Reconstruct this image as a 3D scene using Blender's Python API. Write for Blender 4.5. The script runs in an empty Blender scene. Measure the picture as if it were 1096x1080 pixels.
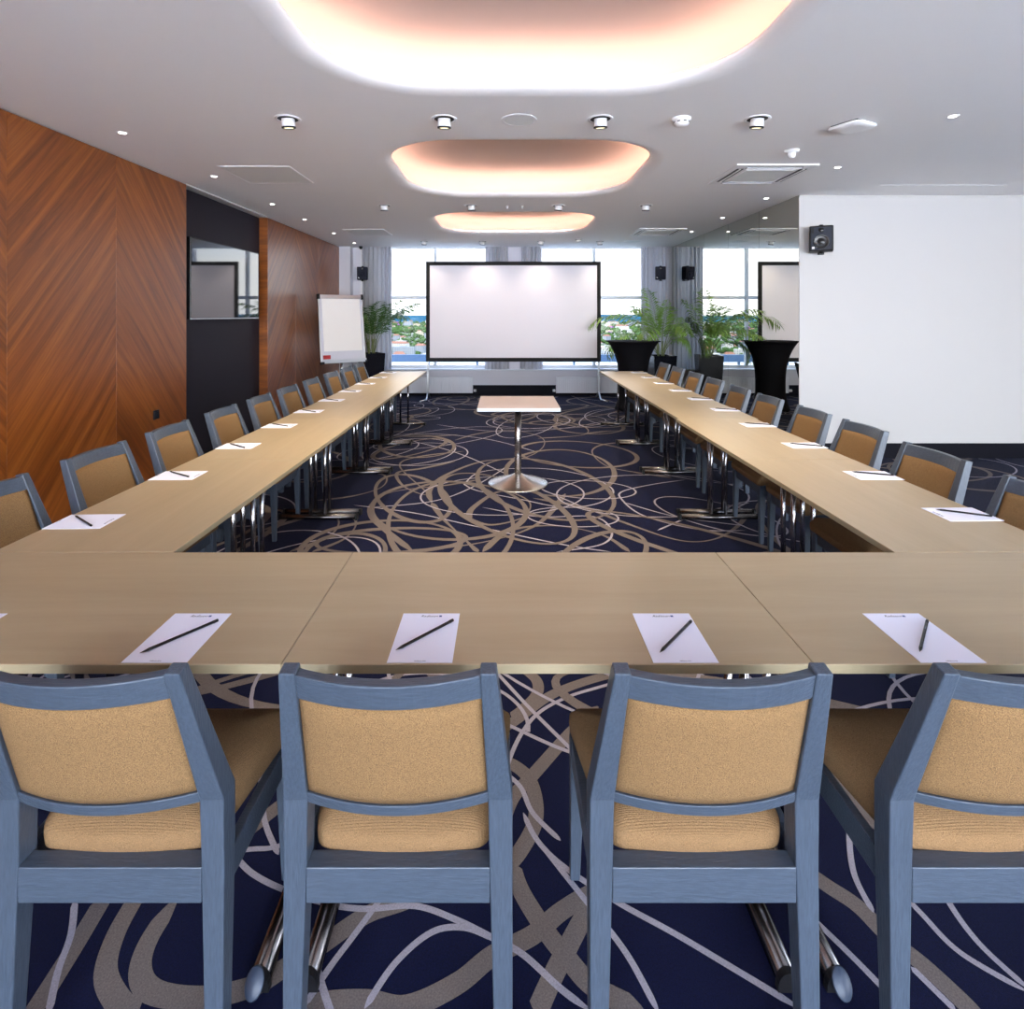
import bpy, bmesh, math, random
from mathutils import Vector, Matrix
PI = math.pi
sc = bpy.context.scene
C = sc.collection
R = random.Random(7)

# ------------------------------------------------------------------ materials
def srgb(r, g, b):
    f = lambda v: (v/255/12.92) if v/255 <= .04045 else ((v/255+.055)/1.055)**2.4
    return (f(r), f(g), f(b), 1)

def mat(name, col, rough=.5, metal=0., bump=None, var=None, sheen=0., coat=0., spec=.5, stretch=None):
    """bump=(scale, strength); var=(scale, amount) multiplies the colour by noise; stretch=(x,y,z)"""
    m = bpy.data.materials.new(name); m.use_nodes = True
    nt = m.node_tree; N = nt.nodes; L = nt.links
    b = N['Principled BSDF']
    b.inputs['Base Color'].default_value = col
    b.inputs['Roughness'].default_value = rough
    b.inputs['Metallic'].default_value = metal
    b.inputs['Specular IOR Level'].default_value = spec
    if sheen:
        b.inputs['Sheen Weight'].default_value = sheen
        b.inputs['Sheen Roughness'].default_value = .5
    if coat:
        b.inputs['Coat Weight'].default_value = coat
        b.inputs['Coat Roughness'].default_value = .12
    if bump or var:
        tc = N.new('ShaderNodeTexCoord'); mp = N.new('ShaderNodeMapping')
        L.new(tc.outputs['Object'], mp.inputs['Vector'])
        if stretch: mp.inputs['Scale'].default_value = stretch
    if var:
        n = N.new('ShaderNodeTexNoise'); n.inputs['Scale'].default_value = var[0]; n.inputs['Detail'].default_value = 5
        L.new(mp.outputs[0], n.inputs['Vector'])
        mr = N.new('ShaderNodeMapRange'); mr.inputs['From Min'].default_value = .3; mr.inputs['From Max'].default_value = .7
        mr.inputs['To Min'].default_value = 1-var[1]; mr.inputs['To Max'].default_value = 1+var[1]
        L.new(n.outputs['Fac'], mr.inputs['Value'])
        mx = N.new('ShaderNodeVectorMath'); mx.operation = 'SCALE'
        mx.inputs[0].default_value = col[:3]
        L.new(mr.outputs[0], mx.inputs['Scale']); L.new(mx.outputs[0], b.inputs['Base Color'])
    if bump:
        n2 = N.new('ShaderNodeTexNoise'); n2.inputs['Scale'].default_value = bump[0]; n2.inputs['Detail'].default_value = 3
        L.new(mp.outputs[0], n2.inputs['Vector'])
        bp = N.new('ShaderNodeBump'); bp.inputs['Strength'].default_value = bump[1]; bp.inputs['Distance'].default_value = .002
        L.new(n2.outputs['Fac'], bp.inputs['Height']); L.new(bp.outputs[0], b.inputs['Normal'])
    return m

def emit(name, col, s):
    m = bpy.data.materials.new(name); m.use_nodes = True
    nt = m.node_tree; nt.nodes.clear()
    e = nt.nodes.new('ShaderNodeEmission'); e.inputs[0].default_value = col; e.inputs[1].default_value = s
    o = nt.nodes.new('ShaderNodeOutputMaterial'); nt.links.new(e.outputs[0], o.inputs[0])
    return m

def wood(name, c1, c2, c3, rot, scale=1., rough=.35, coat=0., fine=1.0, axis='X', amount=1.0, streak=(1., 14., 14.)):
    """streaky veneer; grain runs along local X of the rotated object coordinates (rotation about X axis for a wall in the YZ plane)"""
    m = bpy.data.materials.new(name); m.use_nodes = True
    nt = m.node_tree; N = nt.nodes; L = nt.links; b = N['Principled BSDF']
    tc = N.new('ShaderNodeTexCoord')
    r1 = N.new('ShaderNodeMapping'); r1.inputs['Rotation'].default_value = rot
    L.new(tc.outputs['Object'], r1.inputs['Vector'])
    mp = N.new('ShaderNodeMapping'); mp.inputs['Scale'].default_value = tuple(s*scale for s in streak)
    L.new(r1.outputs[0], mp.inputs['Vector'])
    n1 = N.new('ShaderNodeTexNoise'); n1.inputs['Scale'].default_value = .8; n1.inputs['Detail'].default_value = 9; n1.inputs['Roughness'].default_value = .74
    n1.inputs['Distortion'].default_value = .6
    L.new(mp.outputs[0], n1.inputs['Vector'])
    cr = N.new('ShaderNodeValToRGB')
    e = cr.color_ramp.elements
    e[0].position = .5-.2*amount; e[0].color = c1
    e[1].position = .5+.2*amount; e[1].color = c3
    k = e.new(.5); k.color = c2
    L.new(n1.outputs['Fac'], cr.inputs[0])
    L.new(cr.outputs[0], b.inputs['Base Color'])
    b.inputs['Roughness'].default_value = rough
    if coat:
        b.inputs['Coat Weight'].default_value = coat; b.inputs['Coat Roughness'].default_value = .25
    bp = N.new('ShaderNodeBump'); bp.inputs['Strength'].default_value = .12*fine; bp.inputs['Distance'].default_value = .002
    L.new(n1.outputs['Fac'], bp.inputs['Height']); L.new(bp.outputs[0], b.inputs['Normal'])
    return m

M = {}
M['white_paint'] = mat('white_paint', srgb(192, 189, 187), .7, bump=(60, .05))
M['ceiling_paint'] = mat('ceiling_paint', srgb(242, 240, 239), .85)
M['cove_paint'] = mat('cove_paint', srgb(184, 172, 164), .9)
M['carpet'] = mat('carpet_navy', srgb(5, 10, 42), .95, bump=(900, .6), var=(220, .35), sheen=.03, spec=.1)
M['carpet_taupe'] = mat('carpet_taupe', srgb(104, 96, 94), .95, bump=(900, .6), var=(260, .22), spec=.1)
M['carpet_pale'] = mat('carpet_pale', srgb(146, 142, 154), .95, bump=(900, .6), var=(260, .18), spec=.1)
M['skirting'] = mat('dark_skirting', srgb(9, 8, 20), .7, spec=.2)
W1, W2, W3 = srgb(84, 38, 11), srgb(128, 68, 21), srgb(158, 92, 34)
M['veneer_up'] = wood('veneer_rising', W1, W2, W3, (math.radians(-50), 0, 0), 1.5, .36, .3, streak=(1, .5, 14))
M['veneer_down'] = wood('veneer_falling', W1, W2, W3, (math.radians(50), 0, 0), 1.5, .36, .3, streak=(1, .5, 14))
M['tv_wall'] = mat('aubergine_paint', srgb(22, 17, 30), .6, spec=.3, bump=(40, .05))
M['table_wood'] = wood('maple_laminate', srgb(154, 137, 109), srgb(163, 146, 118), srgb(171, 155, 128), (0, 0, 0), 1., .34, 0, .2, amount=1.3, streak=(.9, 9, 9))
M['table_edge'] = mat('maple_edge_band', srgb(146, 134, 108), .35, var=(30, .06), stretch=(1, 1, 20))
M['chrome'] = mat('chrome', (.34, .335, .35, 1), .15, 1.)
M['foot_metal'] = mat('dark_chrome', (.15, .14, .14, 1), .2, 1.)
M['steel'] = mat('brushed_steel', (.60, .57, .55, 1), .24, 1., bump=(40, .1), stretch=(1, 1, .02))
M['black_plastic'] = mat('black_plastic', srgb(14, 14, 18), .5, spec=.3)
M['glide'] = mat('glide_plastic', srgb(46, 56, 74), .45)
M['chair_wood'] = mat('blue_grey_stained_wood', srgb(60, 69, 82), .36, bump=(26, .5), var=(26, .16), stretch=(1.2, 9, 9))
M['chair_wood_up'] = mat('blue_grey_stained_wood_upright', srgb(60, 69, 82), .36, bump=(26, .5), var=(26, .16), stretch=(9, 9, 1.2))
M['fabric'] = mat('tan_fabric', srgb(120, 93, 62), .95, bump=(480, 1.), var=(480, .45), sheen=.0, spec=.2)
M['fabric_seat'] = mat('tan_seat_fabric', srgb(124, 96, 66), .95, bump=(480, 1.), var=(480, .35), spec=.2)
nt_ = M['fabric_seat'].node_tree; wv_ = nt_.nodes.new('ShaderNodeTexWave'); wv_.bands_direction = 'Y'; wv_.inputs['Scale'].default_value = 95; wv_.inputs['Distortion'].default_value = .2
nt_.links.new([n for n in nt_.nodes if n.type == 'TEX_COORD'][0].outputs['Object'], wv_.inputs['Vector'])
bp_ = nt_.nodes.new('ShaderNodeBump'); bp_.inputs['Strength'].default_value = .35; bp_.inputs['Distance'].default_value = .0015
nt_.links.new(wv_.outputs['Fac'], bp_.inputs['Height']); nt_.links.new([n for n in nt_.nodes if n.type == 'BUMP' and n != bp_][0].outputs[0], bp_.inputs['Normal'])
nt_.links.new(bp_.outputs[0], nt_.nodes['Principled BSDF'].inputs['Normal'])
M['paper'] = mat('paper', srgb(224, 228, 248), .6)
M['ink'] = mat('print_ink', srgb(60, 64, 84), .6)
M['ink_blue'] = mat('blue_ink', srgb(40, 70, 140), .6)
M['pencil'] = mat('pencil_lacquer', srgb(14, 16, 24), .25)
M['pencil_text'] = mat('pencil_print', srgb(120, 140, 160), .4)
M['graphite'] = mat('graphite', srgb(30, 30, 34), .4)
M['bare_wood'] = mat('dyed_wood', srgb(26, 24, 28), .7)
M['screen'] = mat('projection_fabric', srgb(236, 233, 242), .9)
M['frame_black'] = mat('black_velvet', srgb(9, 9, 12), .8)
M['alu'] = mat('aluminium', (.62, .64, .67, 1), .35, 1.)
M['alu_paint'] = mat('grey_window_frame', srgb(216, 222, 228), .45)
M['alu_white'] = mat('pale_metal', srgb(196, 200, 208), .4)
M['curtain'] = mat('grey_curtain', srgb(200, 198, 202), .8, bump=(200, .4), sheen=.2, spec=.2)
nt_ = M['curtain'].node_tree; pb_ = nt_.nodes['Principled BSDF']; tl_ = nt_.nodes.new('ShaderNodeBsdfTranslucent'); tl_.inputs[0].default_value = (.7, .71, .75, 1)
mx_ = nt_.nodes.new('ShaderNodeMixShader'); mx_.inputs[0].default_value = .45; nt_.links.new(pb_.outputs[0], mx_.inputs[1]); nt_.links.new(tl_.outputs[0], mx_.inputs[2])
nt_.links.new(mx_.outputs[0], nt_.nodes['Material Output'].inputs[0])
M['pillar'] = mat('grey_pillar_paint', srgb(206, 204, 212), .7)
M['radiator'] = mat('radiator_enamel', srgb(218, 220, 226), .4)
M['black_cloth'] = mat('black_stretch_cloth', srgb(10, 9, 14), .8, spec=.15, bump=(400, .3))
M['pot'] = mat('black_planter', srgb(16, 18, 28), .22)
M['soil'] = mat('soil', srgb(48, 38, 30), .95, bump=(80, 1), var=(60, .3))
M['leaf'] = mat('palm_leaf', srgb(66, 100, 44), .5, var=(6, .3))
M['leaf2'] = mat('palm_leaf_light', srgb(128, 164, 72), .5, var=(6, .3))
M['stem'] = mat('palm_stem', srgb(120, 130, 80), .6, var=(20, .2))
M['tv_glass'] = mat('tv_glass', srgb(8, 8, 10), .04, spec=1., coat=.6)
M['tv_glass'].node_tree.nodes['Principled BSDF'].inputs['Coat Roughness'].default_value = .03
M['tv_bezel'] = mat('tv_bezel', srgb(24, 24, 28), .25)
M['alu_dark'] = mat('dark_metal', srgb(70, 74, 82), .3, .8)
M['plastic'] = mat('white_plastic', srgb(232, 230, 230), .4)
M['panel_grey'] = mat('ceiling_panel', srgb(226, 227, 224), .7)
M['dark_gap'] = mat('dark_gap', srgb(40, 38, 38), .7)
M['slot'] = mat('vent_slot', srgb(66, 66, 70), .6)
M['red'] = mat('red_plastic', srgb(170, 20, 20), .4)
M['chart_board'] = mat('flip_board', srgb(206, 206, 216), .35)
M['chart_paper'] = mat('flip_paper', srgb(240, 236, 232), .7)
M['speaker_grille'] = mat('speaker_grille', srgb(40, 44, 56), .6, spec=.3, bump=(300, .6))
M['speaker_navy'] = mat('speaker_navy', srgb(8, 13, 34), .6, spec=.25)
M['light_top'] = mat('pale_pedestal_top', srgb(160, 143, 137), .35, var=(8, .04), stretch=(1, 12, 1))
M['light_edge'] = mat('pale_pedestal_edge', srgb(200, 212, 222), .35)
M['led'] = emit('led_strip', (1., .60, .48, 1), 13)
M['lens'] = emit('warm_lens', (1., .86, .55, 1), 1.3)
M['spot_lens'] = emit('spot_lens', (1., .97, .93, 1), 6)
M['terrace'] = mat('pale_terrace', srgb(230, 229, 226), .8)
M['blue_rail'] = mat('blue_grey_metal', srgb(72, 100, 136), .4)
M['ground'] = mat('city_ground', srgb(132, 134, 118), .9, var=(.004, .45))
M['foliage'] = mat('tree_foliage', srgb(74, 98, 54), .9, var=(.03, .5), spec=.1)
M['blossom'] = mat('purple_foliage', srgb(150, 96, 150), .9, spec=.1)
M['hill'] = mat('hazy_wooded_hill', srgb(34, 92, 116), .95, var=(.004, .2), spec=.1)  # blue of distant haze painted into the woodland colour
M['b_white'] = mat('white_render', srgb(214, 210, 204), .8)
M['b_cream'] = mat('cream_render', srgb(206, 190, 164), .8)
M['b_grey'] = mat('grey_render', srgb(160, 164, 170), .8)
M['b_roof'] = mat('tile_roof', srgb(162, 112, 90), .8)
M['b_win'] = mat('far_window', srgb(70, 90, 110), .3)

g = bpy.data.materials.new('window_glass'); g.use_nodes = True
nt = g.node_tree; nt.nodes.clear()
tr = nt.nodes.new('ShaderNodeBsdfTransparent'); tr.inputs[0].default_value = (.96, .98, .98, 1)
gl = nt.nodes.new('ShaderNodeBsdfGlossy'); gl.inputs['Roughness'].default_value = .0
fr = nt.nodes.new('ShaderNodeFresnel'); fr.inputs[0].default_value = 1.3
mx = nt.nodes.new('ShaderNodeMixShader'); o_ = nt.nodes.new('ShaderNodeOutputMaterial')
nt.links.new(fr.outputs[0], mx.inputs[0]); nt.links.new(tr.outputs[0], mx.inputs[1]); nt.links.new(gl.outputs[0], mx.inputs[2]); nt.links.new(mx.outputs[0], o_.inputs[0])
M['glass'] = g
g2 = g.copy(); g2.name = 'dimmed_window_glass'; [n for n in g2.node_tree.nodes if n.type == 'BSDF_TRANSPARENT'][0].inputs[0].default_value = (.125, .13, .132, 1)  # tint added to hold down the brightness of the view outside
M['glass_dimmed'] = g2
g = bpy.data.materials.new('mirror'); g.use_nodes = True
b_ = g.node_tree.nodes['Principled BSDF']; b_.inputs['Metallic'].default_value = 1; b_.inputs['Roughness'].default_value = 0.0
b_.inputs['Base Color'].default_value = (.70, .70, .64, 1)
M['mirror'] = g

# ------------------------------------------------------------------ mesh helpers
class MB:
    def __init__(s): s.v = []; s.f = []; s.mi = []; s.sm = []
    def add(s, vs, fs, mi=0, sm=False):
        o = len(s.v); s.v += [tuple(v) for v in vs]
        for f in fs:
            s.f.append(tuple(i+o for i in f)); s.mi.append(mi); s.sm.append(sm)
        return s
    def box(s, x0, x1, y0, y1, z0, z1, mi=0):
        vs = [(x, y, z) for z in (z0, z1) for y in (y0, y1) for x in (x0, x1)]
        return s.add(vs, [(0, 2, 3, 1), (4, 5, 7, 6), (0, 1, 5, 4), (2, 6, 7, 3), (0, 4, 6, 2), (1, 3, 7, 5)], mi)
    def bbox(s, x0, x1, y0, y1, z0, z1, r=.004, mi=0, M_=None, seg=2):
        bm = bmesh.new(); bmesh.ops.create_cube(bm, size=1)
        for v in bm.verts:
            v.co = Vector(((x0+x1)/2+v.co.x*(x1-x0), (y0+y1)/2+v.co.y*(y1-y0), (z0+z1)/2+v.co.z*(z1-z0)))
        bmesh.ops.bevel(bm, geom=bm.edges[:], offset=r, segments=seg, affect='EDGES', profile=.5)
        return s.frombm(bm, mi, M_, sm=False)
    def frombm(s, bm, mi=0, M_=None, sm=False):
        bm.verts.index_update()
        vs = [(M_ @ v.co if M_ else v.co).to_tuple() for v in bm.verts]
        fs = [[v.index for v in f.verts] for f in bm.faces]
        bm.free()
        return s.add(vs, fs, mi, sm)
    def tube(s, pts, r, n=10, mi=0, cap=True, sm=True):
        pts = [Vector(p) for p in pts]
        rs = r if isinstance(r, (list, tuple)) else [r]*len(pts)
        vs = []; up = None
        for i, p in enumerate(pts):
            t = (pts[min(i+1, len(pts)-1)]-pts[max(i-1, 0)]).normalized()
            if up is None:
                a = Vector((0, 0, 1)) if abs(t.z) < .9 else Vector((1, 0, 0))
                u = t.cross(a).normalized()
            else:
                u = (up-t*up.dot(t)).normalized()
            up = u; w = t.cross(u)
            for k in range(n):
                an = 2*PI*k/n
                vs.append(p+(u*math.cos(an)+w*math.sin(an))*rs[i])
        fs = []
        for i in range(len(pts)-1):
            for k in range(n):
                a = i*n+k; b = i*n+(k+1) % n
                fs.append((a, b, b+n, a+n))
        s.add(vs, fs, mi, sm)
        if cap:
            s.add([vs[k] for k in range(n)], [tuple(range(n-1, -1, -1))], mi)
            s.add([vs[(len(pts)-1)*n+k] for k in range(n)], [tuple(range(n))], mi)
        return s
    def lathe(s, prof, n=32, mi=0, c=(0, 0, 0), sm=True, M_=None):
        vs = []
        for (r, z) in prof:
            for k in range(n):
                a = 2*PI*k/n
                p = Vector((c[0]+r*math.cos(a), c[1]+r*math.sin(a), c[2]+z))
                vs.append(M_ @ p if M_ else p)
        fs = []
        for i in range(len(prof)-1):
            for k in range(n):
                a = i*n+k; b = i*n+(k+1) % n
                fs.append((a, b, b+n, a+n))
        s.add(vs, fs, mi, sm)
        if prof[0][0] > 1e-4: s.add(vs[:n], [tuple(range(n-1, -1, -1))], mi)
        if prof[-1][0] > 1e-4: s.add(vs[-n:], [tuple(range(n))], mi)
        return s
    def loft(s, rings, mi=0, cap=True, sm=False, closed=True):
        n = len(rings[0]); vs = [p for r in rings for p in r]; fs = []
        for i in range(len(rings)-1):
            for k in range(n if closed else n-1):
                a = i*n+k; b = i*n+(k+1) % n
                fs.append((a, b, b+n, a+n))
        s.add(vs, fs, mi, sm)
        if cap:
            s.add(rings[0], [tuple(range(n-1, -1, -1))], mi, False)
            s.add(rings[-1], [tuple(range(n))], mi, False)
        return s
    def build(s, name, m, parent=None, loc=None, rot=None, bevel=0, fix=True, **props):
        me = bpy.data.meshes.new(name); me.from_pydata(s.v, [], s.f)
        for mm in (m if isinstance(m, (list, tuple)) else [m]): me.materials.append(M[mm])
        me.polygons.foreach_set('material_index', s.mi); me.polygons.foreach_set('use_smooth', s.sm)
        if fix:
            bm = bmesh.new(); bm.from_mesh(me)
            bmesh.ops.remove_doubles(bm, verts=bm.verts, dist=1e-6)
            bmesh.ops.recalc_face_normals(bm, faces=bm.faces); bm.to_mesh(me); bm.free()
        me.update()
        o = bpy.data.objects.new(name, me); C.objects.link(o)
        if parent: o.parent = parent
        if loc: o.location = loc
        if rot: o.rotation_euler = rot
        if bevel:
            bv = o.modifiers.new('bevel', 'BEVEL'); bv.width = bevel; bv.segments = 2; bv.limit_method = 'ANGLE'
        for k, v in props.items(): o[k] = v
        return o

def tag(o, label, cat, group=None, kind=None):
    o['label'] = label; o['category'] = cat
    if group: o['group'] = group
    if kind: o['kind'] = kind
    return o
def thing(name, label, cat, loc=(0, 0, 0), rz=0, group=None):
    o = bpy.data.objects.new(name, None); C.objects.link(o); o.empty_display_size = .1
    o.location = loc; o.rotation_euler = (0, 0, rz)
    return tag(o, label, cat, group)
def children(o): return CH.get(o.name, [])
def kids(o): return [x for x in C.objects if x.parent == o]
def copy_tree(o, parent=None):
    c = o.copy(); C.objects.link(c)
    if parent: c.parent = parent
    for ch in kids(o): copy_tree(ch, c)
    return c
def structure(o): o['kind'] = 'structure'; return o

# ------------------------------------------------------------------ dimensions (metres; camera at x=0,y=0, looking +y)
H = 1.526; CZ = 2.806
XL, XLR, XM, YW, YF = -3.104, -3.225, 3.14, 10.75, 6.04
XR, YB = 7.2, -3.6
ORD = ['nearest', 'second', 'third', 'fourth', 'fifth', 'sixth', 'seventh', 'eighth', 'ninth', 'tenth']

# ------------------------------------------------------------------ floor with woven pattern
def fl(px, py):        # a traced point of the carpet pattern on the floor, in metres
    d = 605*H/(py-337.); return ((px-541)*d/605., d)
def smooth(pts, n=8, closed=False):
    P = [Vector(p) for p in pts]; out = []
    m = len(P)
    for i in range(m if closed else m-1):
        if closed: a, b, c, d = P[(i-1) % m], P[i], P[(i+1) % m], P[(i+2) % m]
        else: a, b, c, d = P[max(i-1, 0)], P[i], P[i+1], P[min(i+2, m-1)]
        for k in range(n):
            t = k/n
            out.append(.5*((2*b)+(c-a)*t+(2*a-5*b+4*c-d)*t*t+(3*b-a-3*c+d)*t*t*t))
    out.append(P[0] if closed else P[-1])
    return out
fm = MB(); fm.box(XL-.13, XR+.1, YB-.1, YW+.1, -.25, 0)
zk = [0]
def ribbon(pts, w, mi, wf=None, keep=None, shut=False):
    shut = shut or (pts[0]-pts[-1]).length < .02
    zk[0] += 1; z = .0004+zk[0]*.00001
    n = len(pts); vs = []; ok = []
    for i, p in enumerate(pts):
        t = pts[min(i+1, n-1)]-pts[max(i-1, 0)]
        if t.length < 1e-6: t = Vector((1, 0))
        t.normalize(); q = Vector((-t.y, t.x)); u_ = i/(n-1); ww = w*(wf(u_) if wf else 1)/2*(1 if shut else min(1, .12+u_/.07, .12+(1-u_)/.07))
        vs += [(p.x+q.x*ww, p.y+q.y*ww, z), (p.x-q.x*ww, p.y-q.y*ww, z)]
        ok.append(XL+.02 < p.x < XR-.05 and YB < p.y < YW-.1 and not (p.x > XM-.03 and p.y > YF-.03) and (keep is None or keep(p)))
    fs = [(2*i, 2*i+1, 2*i+3, 2*i+2) for i in range(n-1) if ok[i] and ok[i+1]]
    fm.add(vs, fs, mi)
Wd = [[(24, 966), (12, 1010), (3, 1050), (-4, 1090)], [(112, 960), (82, 1010), (57, 1050), (35, 1085)],
      [(146, 960), (124, 1000), (113, 1040), (125, 1070), (145, 1088)],
      [(190, 960), (160, 1005), (150, 1040), (165, 1062), (215, 1068), (270, 1056), (303, 1037), (344, 1012), (393, 979), (440, 962), (500, 930)],
      [(300, 1090), (340, 1075), (390, 1072), (434, 1078), (489, 1053), (527, 1023), (570, 1001), (600, 976), (634, 956), (690, 935)],
      [(548, 925), (556, 950), (570, 975), (589, 1003), (604, 1021), (634, 1055), (690, 1084)],
      [(660, 935), (634, 966), (605, 1019), (589, 1051), (574, 1085)],
      [(640, 756), (611, 784), (570, 830), (548, 855), (536, 890), (532, 930)],
      [(530, 812), (548, 818), (565, 832), (573, 855), (572, 882), (556, 912), (540, 930)],
      [(520, 790), (549, 773), (592, 743), (646, 724), (700, 715)], [(560, 716), (574, 728), (575, 742), (562, 757), (548, 768)],
      [(860, 930), (885, 948), (918, 970), (953, 1005), (988, 1033), (1030, 1072), (1048, 1092)],
      [(870, 810), (900, 847), (920, 868), (960, 900)], [(225, 922), (265, 890), (300, 862), (330, 840), (360, 800)]]
Th = [[(80, 964), (76, 1000), (62, 1040), (52, 1085)], [(225, 915), (245, 911), (270, 909), (300, 905), (350, 880)],
      [(235, 900), (250, 915), (270, 935), (303, 952), (352, 968), (393, 973), (445, 970), (489, 985), (529, 1005), (560, 1022), (602, 1060), (635, 1084)],
      [(278, 820), (281, 860), (285, 885), (298, 915)], [(390, 1080), (423, 1031), (462, 998), (497, 993), (529, 1005)],
      [(325, 1078), (352, 1037), (379, 1001), (401, 971), (430, 930)], [(334, 1010), (338, 1030), (344, 1053), (356, 1090)],
      [(560, 870), (574, 898), (600, 925), (656, 963), (723, 1000), (787, 1038), (860, 1082)], [(576, 900), (602, 933), (622, 958), (650, 993), (675, 1028), (706, 1086)],
      [(840, 955), (880, 993), (920, 1032), (970, 1084)], [(914, 860), (909, 890), (914, 935), (935, 977)], [(918, 866), (935, 905), (957, 945), (988, 980), (1028, 1020), (1100, 1062)],
      [(1000, 930), (1015, 965), (1048, 1010), (1100, 1058)], [(975, 1035), (1023, 1082)],
      [(528, 716), (563, 754), (601, 792), (640, 830)], [(530, 770), (548, 778), (594, 799), (640, 815)],
      [(540, 840), (545, 814), (559, 784), (578, 762), (608, 746), (640, 736), (690, 722)], [(530, 820), (556, 841), (570, 870), (600, 900)],
      [(15, 740), (40, 728), (58, 716)]]
for q in Wd: ribbon(smooth([fl(*p) for p in q]), .046, 1)
for q in Th: ribbon(smooth([fl(*p) for p in q]), .0155, 2)
cz_ = lambda q: [fl(280+a/2.03, 420+b/2.03) for a, b in q]
for q in [[(330, 347), (270, 300), (236, 268), (240, 240), (290, 215), (400, 202), (470, 190)],
          [(370, 240), (365, 212), (400, 180), (480, 150), (570, 142), (612, 118), (604, 96), (540, 82), (470, 90), (420, 104)],
          [(370, 240), (395, 275), (440, 318), (470, 347)], [(450, 275), (460, 250), (520, 215), (580, 236), (570, 270), (500, 288), (450, 275)],
          [(420, 150), (350, 165), (295, 175), (310, 205), (360, 220), (300, 160), (340, 140), (440, 128)],
          [(860, 110), (800, 108), (740, 114), (718, 130), (750, 160), (820, 175), (890, 185)],
          [(660, 220), (600, 286), (480, 326), (300, 347)], [(590, 230), (700, 250), (780, 280), (900, 320), (980, 320), (1035, 290), (1060, 255)],
          [(120, 170), (200, 170), (266, 180), (262, 205), (200, 225), (120, 235)], [(0, 300), (110, 270), (165, 275), (150, 310), (60, 347)],
          [(60, 262), (180, 268), (205, 285), (180, 318), (110, 347)], [(480, 347), (540, 300), (640, 290), (740, 310), (800, 347)],
          [(700, 90), (760, 84), (840, 84), (900, 96)], [(640, 60), (700, 74), (700, 92), (600, 100)], [(330, 60), (250, 66), (240, 82), (320, 96), (430, 92)]]:
    ribbon(smooth(cz_(q)), .042, 1, wf=lambda t: .75+.45*math.sin(t*PI*2+1))
for q in [[(440, 200), (480, 172), (600, 165), (700, 180), (762, 210), (740, 238), (660, 250), (560, 232), (470, 214), (440, 200)],
          [(920, 190), (850, 200), (785, 215), (782, 232), (830, 268), (950, 298), (1050, 300)], [(200, 245), (330, 262), (460, 290), (650, 330), (760, 347)],
          [(240, 250), (400, 230), (520, 170), (560, 130)], [(300, 100), (420, 130), (560, 190), (700, 250)], [(480, 250), (600, 270), (720, 270), (760, 300), (740, 330), (640, 347)],
          [(790, 240), (900, 270), (1050, 290)], [(380, 70), (500, 84), (640, 80), (760, 60)], [(200, 110), (330, 90), (480, 100), (600, 130)], [(860, 300), (960, 260), (1060, 240)]]:
    ribbon(smooth(cz_(q)), .016, 2)
def outside(p): return not (abs(p.x) < 1.75 and 1.2 < p.y < 2.05)
for i in range(330):
    cx, cy = R.uniform(XL, XR), R.uniform(YB, YW)
    inner = abs(cx) < 1.3 and 2.3 < cy < 8
    if inner and i % 5 == 0: continue
    rx, ry = R.uniform(.25, .95), R.uniform(.2, .6); a0 = R.uniform(0, PI); wide = R.random() < .5
    pts = []
    s0 = R.uniform(0, 6.28); span = 2*PI
    for k in range(57):
        a = s0+span*k/56
        x, y = rx*math.cos(a), ry*math.sin(a)
        pts.append(Vector((cx+x*math.cos(a0)-y*math.sin(a0), cy+x*math.sin(a0)+y*math.cos(a0))))
    ph = R.uniform(0, 6.28)
    ribbon(pts, .042 if wide else .015, 1 if wide else 2, wf=(lambda t, ph=ph: .7+.6*math.sin(t*2*PI+ph)**2) if wide else None, keep=outside)
floor = structure(fm.build('floor', ['carpet', 'carpet_taupe', 'carpet_pale'], fix=False))

# ------------------------------------------------------------------ ceiling with three coves (a fourth lies behind the camera)
def rrect(cx, cy, hx, hy, r, z, n=10):
    pts = []
    for (sx, sy, a0) in ((1, 1, 0), (-1, 1, 90), (-1, -1, 180), (1, -1, 270)):
        for k in range(n+1):
            a = math.radians(a0+90*k/n)
            pts.append((cx+sx*(hx-r)+r*math.cos(a), cy+sy*(hy-r)+r*math.sin(a), z))
    return pts
CX = .125; HX = 1.08; CR = .60
coves = [(2.26, .94), (5.14, .94), (8.025, .925), (-.6, .94)]
bm = bmesh.new()
def loop(pts):
    vs = [bm.verts.new(p) for p in pts]
    return [bm.edges.new((vs[i], vs[(i+1) % len(vs)])) for i in range(len(vs))]
edges = loop([(XL-.15, YB-.1, CZ), (XR+.1, YB-.1, CZ), (XR+.1, YW+.1, CZ), (XL-.15, YW+.1, CZ)])
LIP = .11
for cy, hy in coves: edges += loop(rrect(CX, cy, HX+LIP, hy+LIP, CR+LIP, CZ, 12))
bmesh.ops.triangle_fill(bm, use_beauty=True, use_dissolve=False, edges=edges)
cm = MB()
me_v = [v.co.to_tuple() for v in bm.verts]; bm.verts.index_update()
cm.add(me_v, [[v.index for v in f.verts] for f in bm.faces], 0)
bm.free()
ceiling = structure(cm.build('ceiling', 'ceiling_paint'))
cove_lab = ['nearest and largest glowing rounded ceiling cove above the front tables', 'middle glowing rounded ceiling cove behind the first downlight row',
            'farthest glowing rounded ceiling cove nearest the projection screen', 'rounded ceiling cove behind the viewer']
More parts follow.
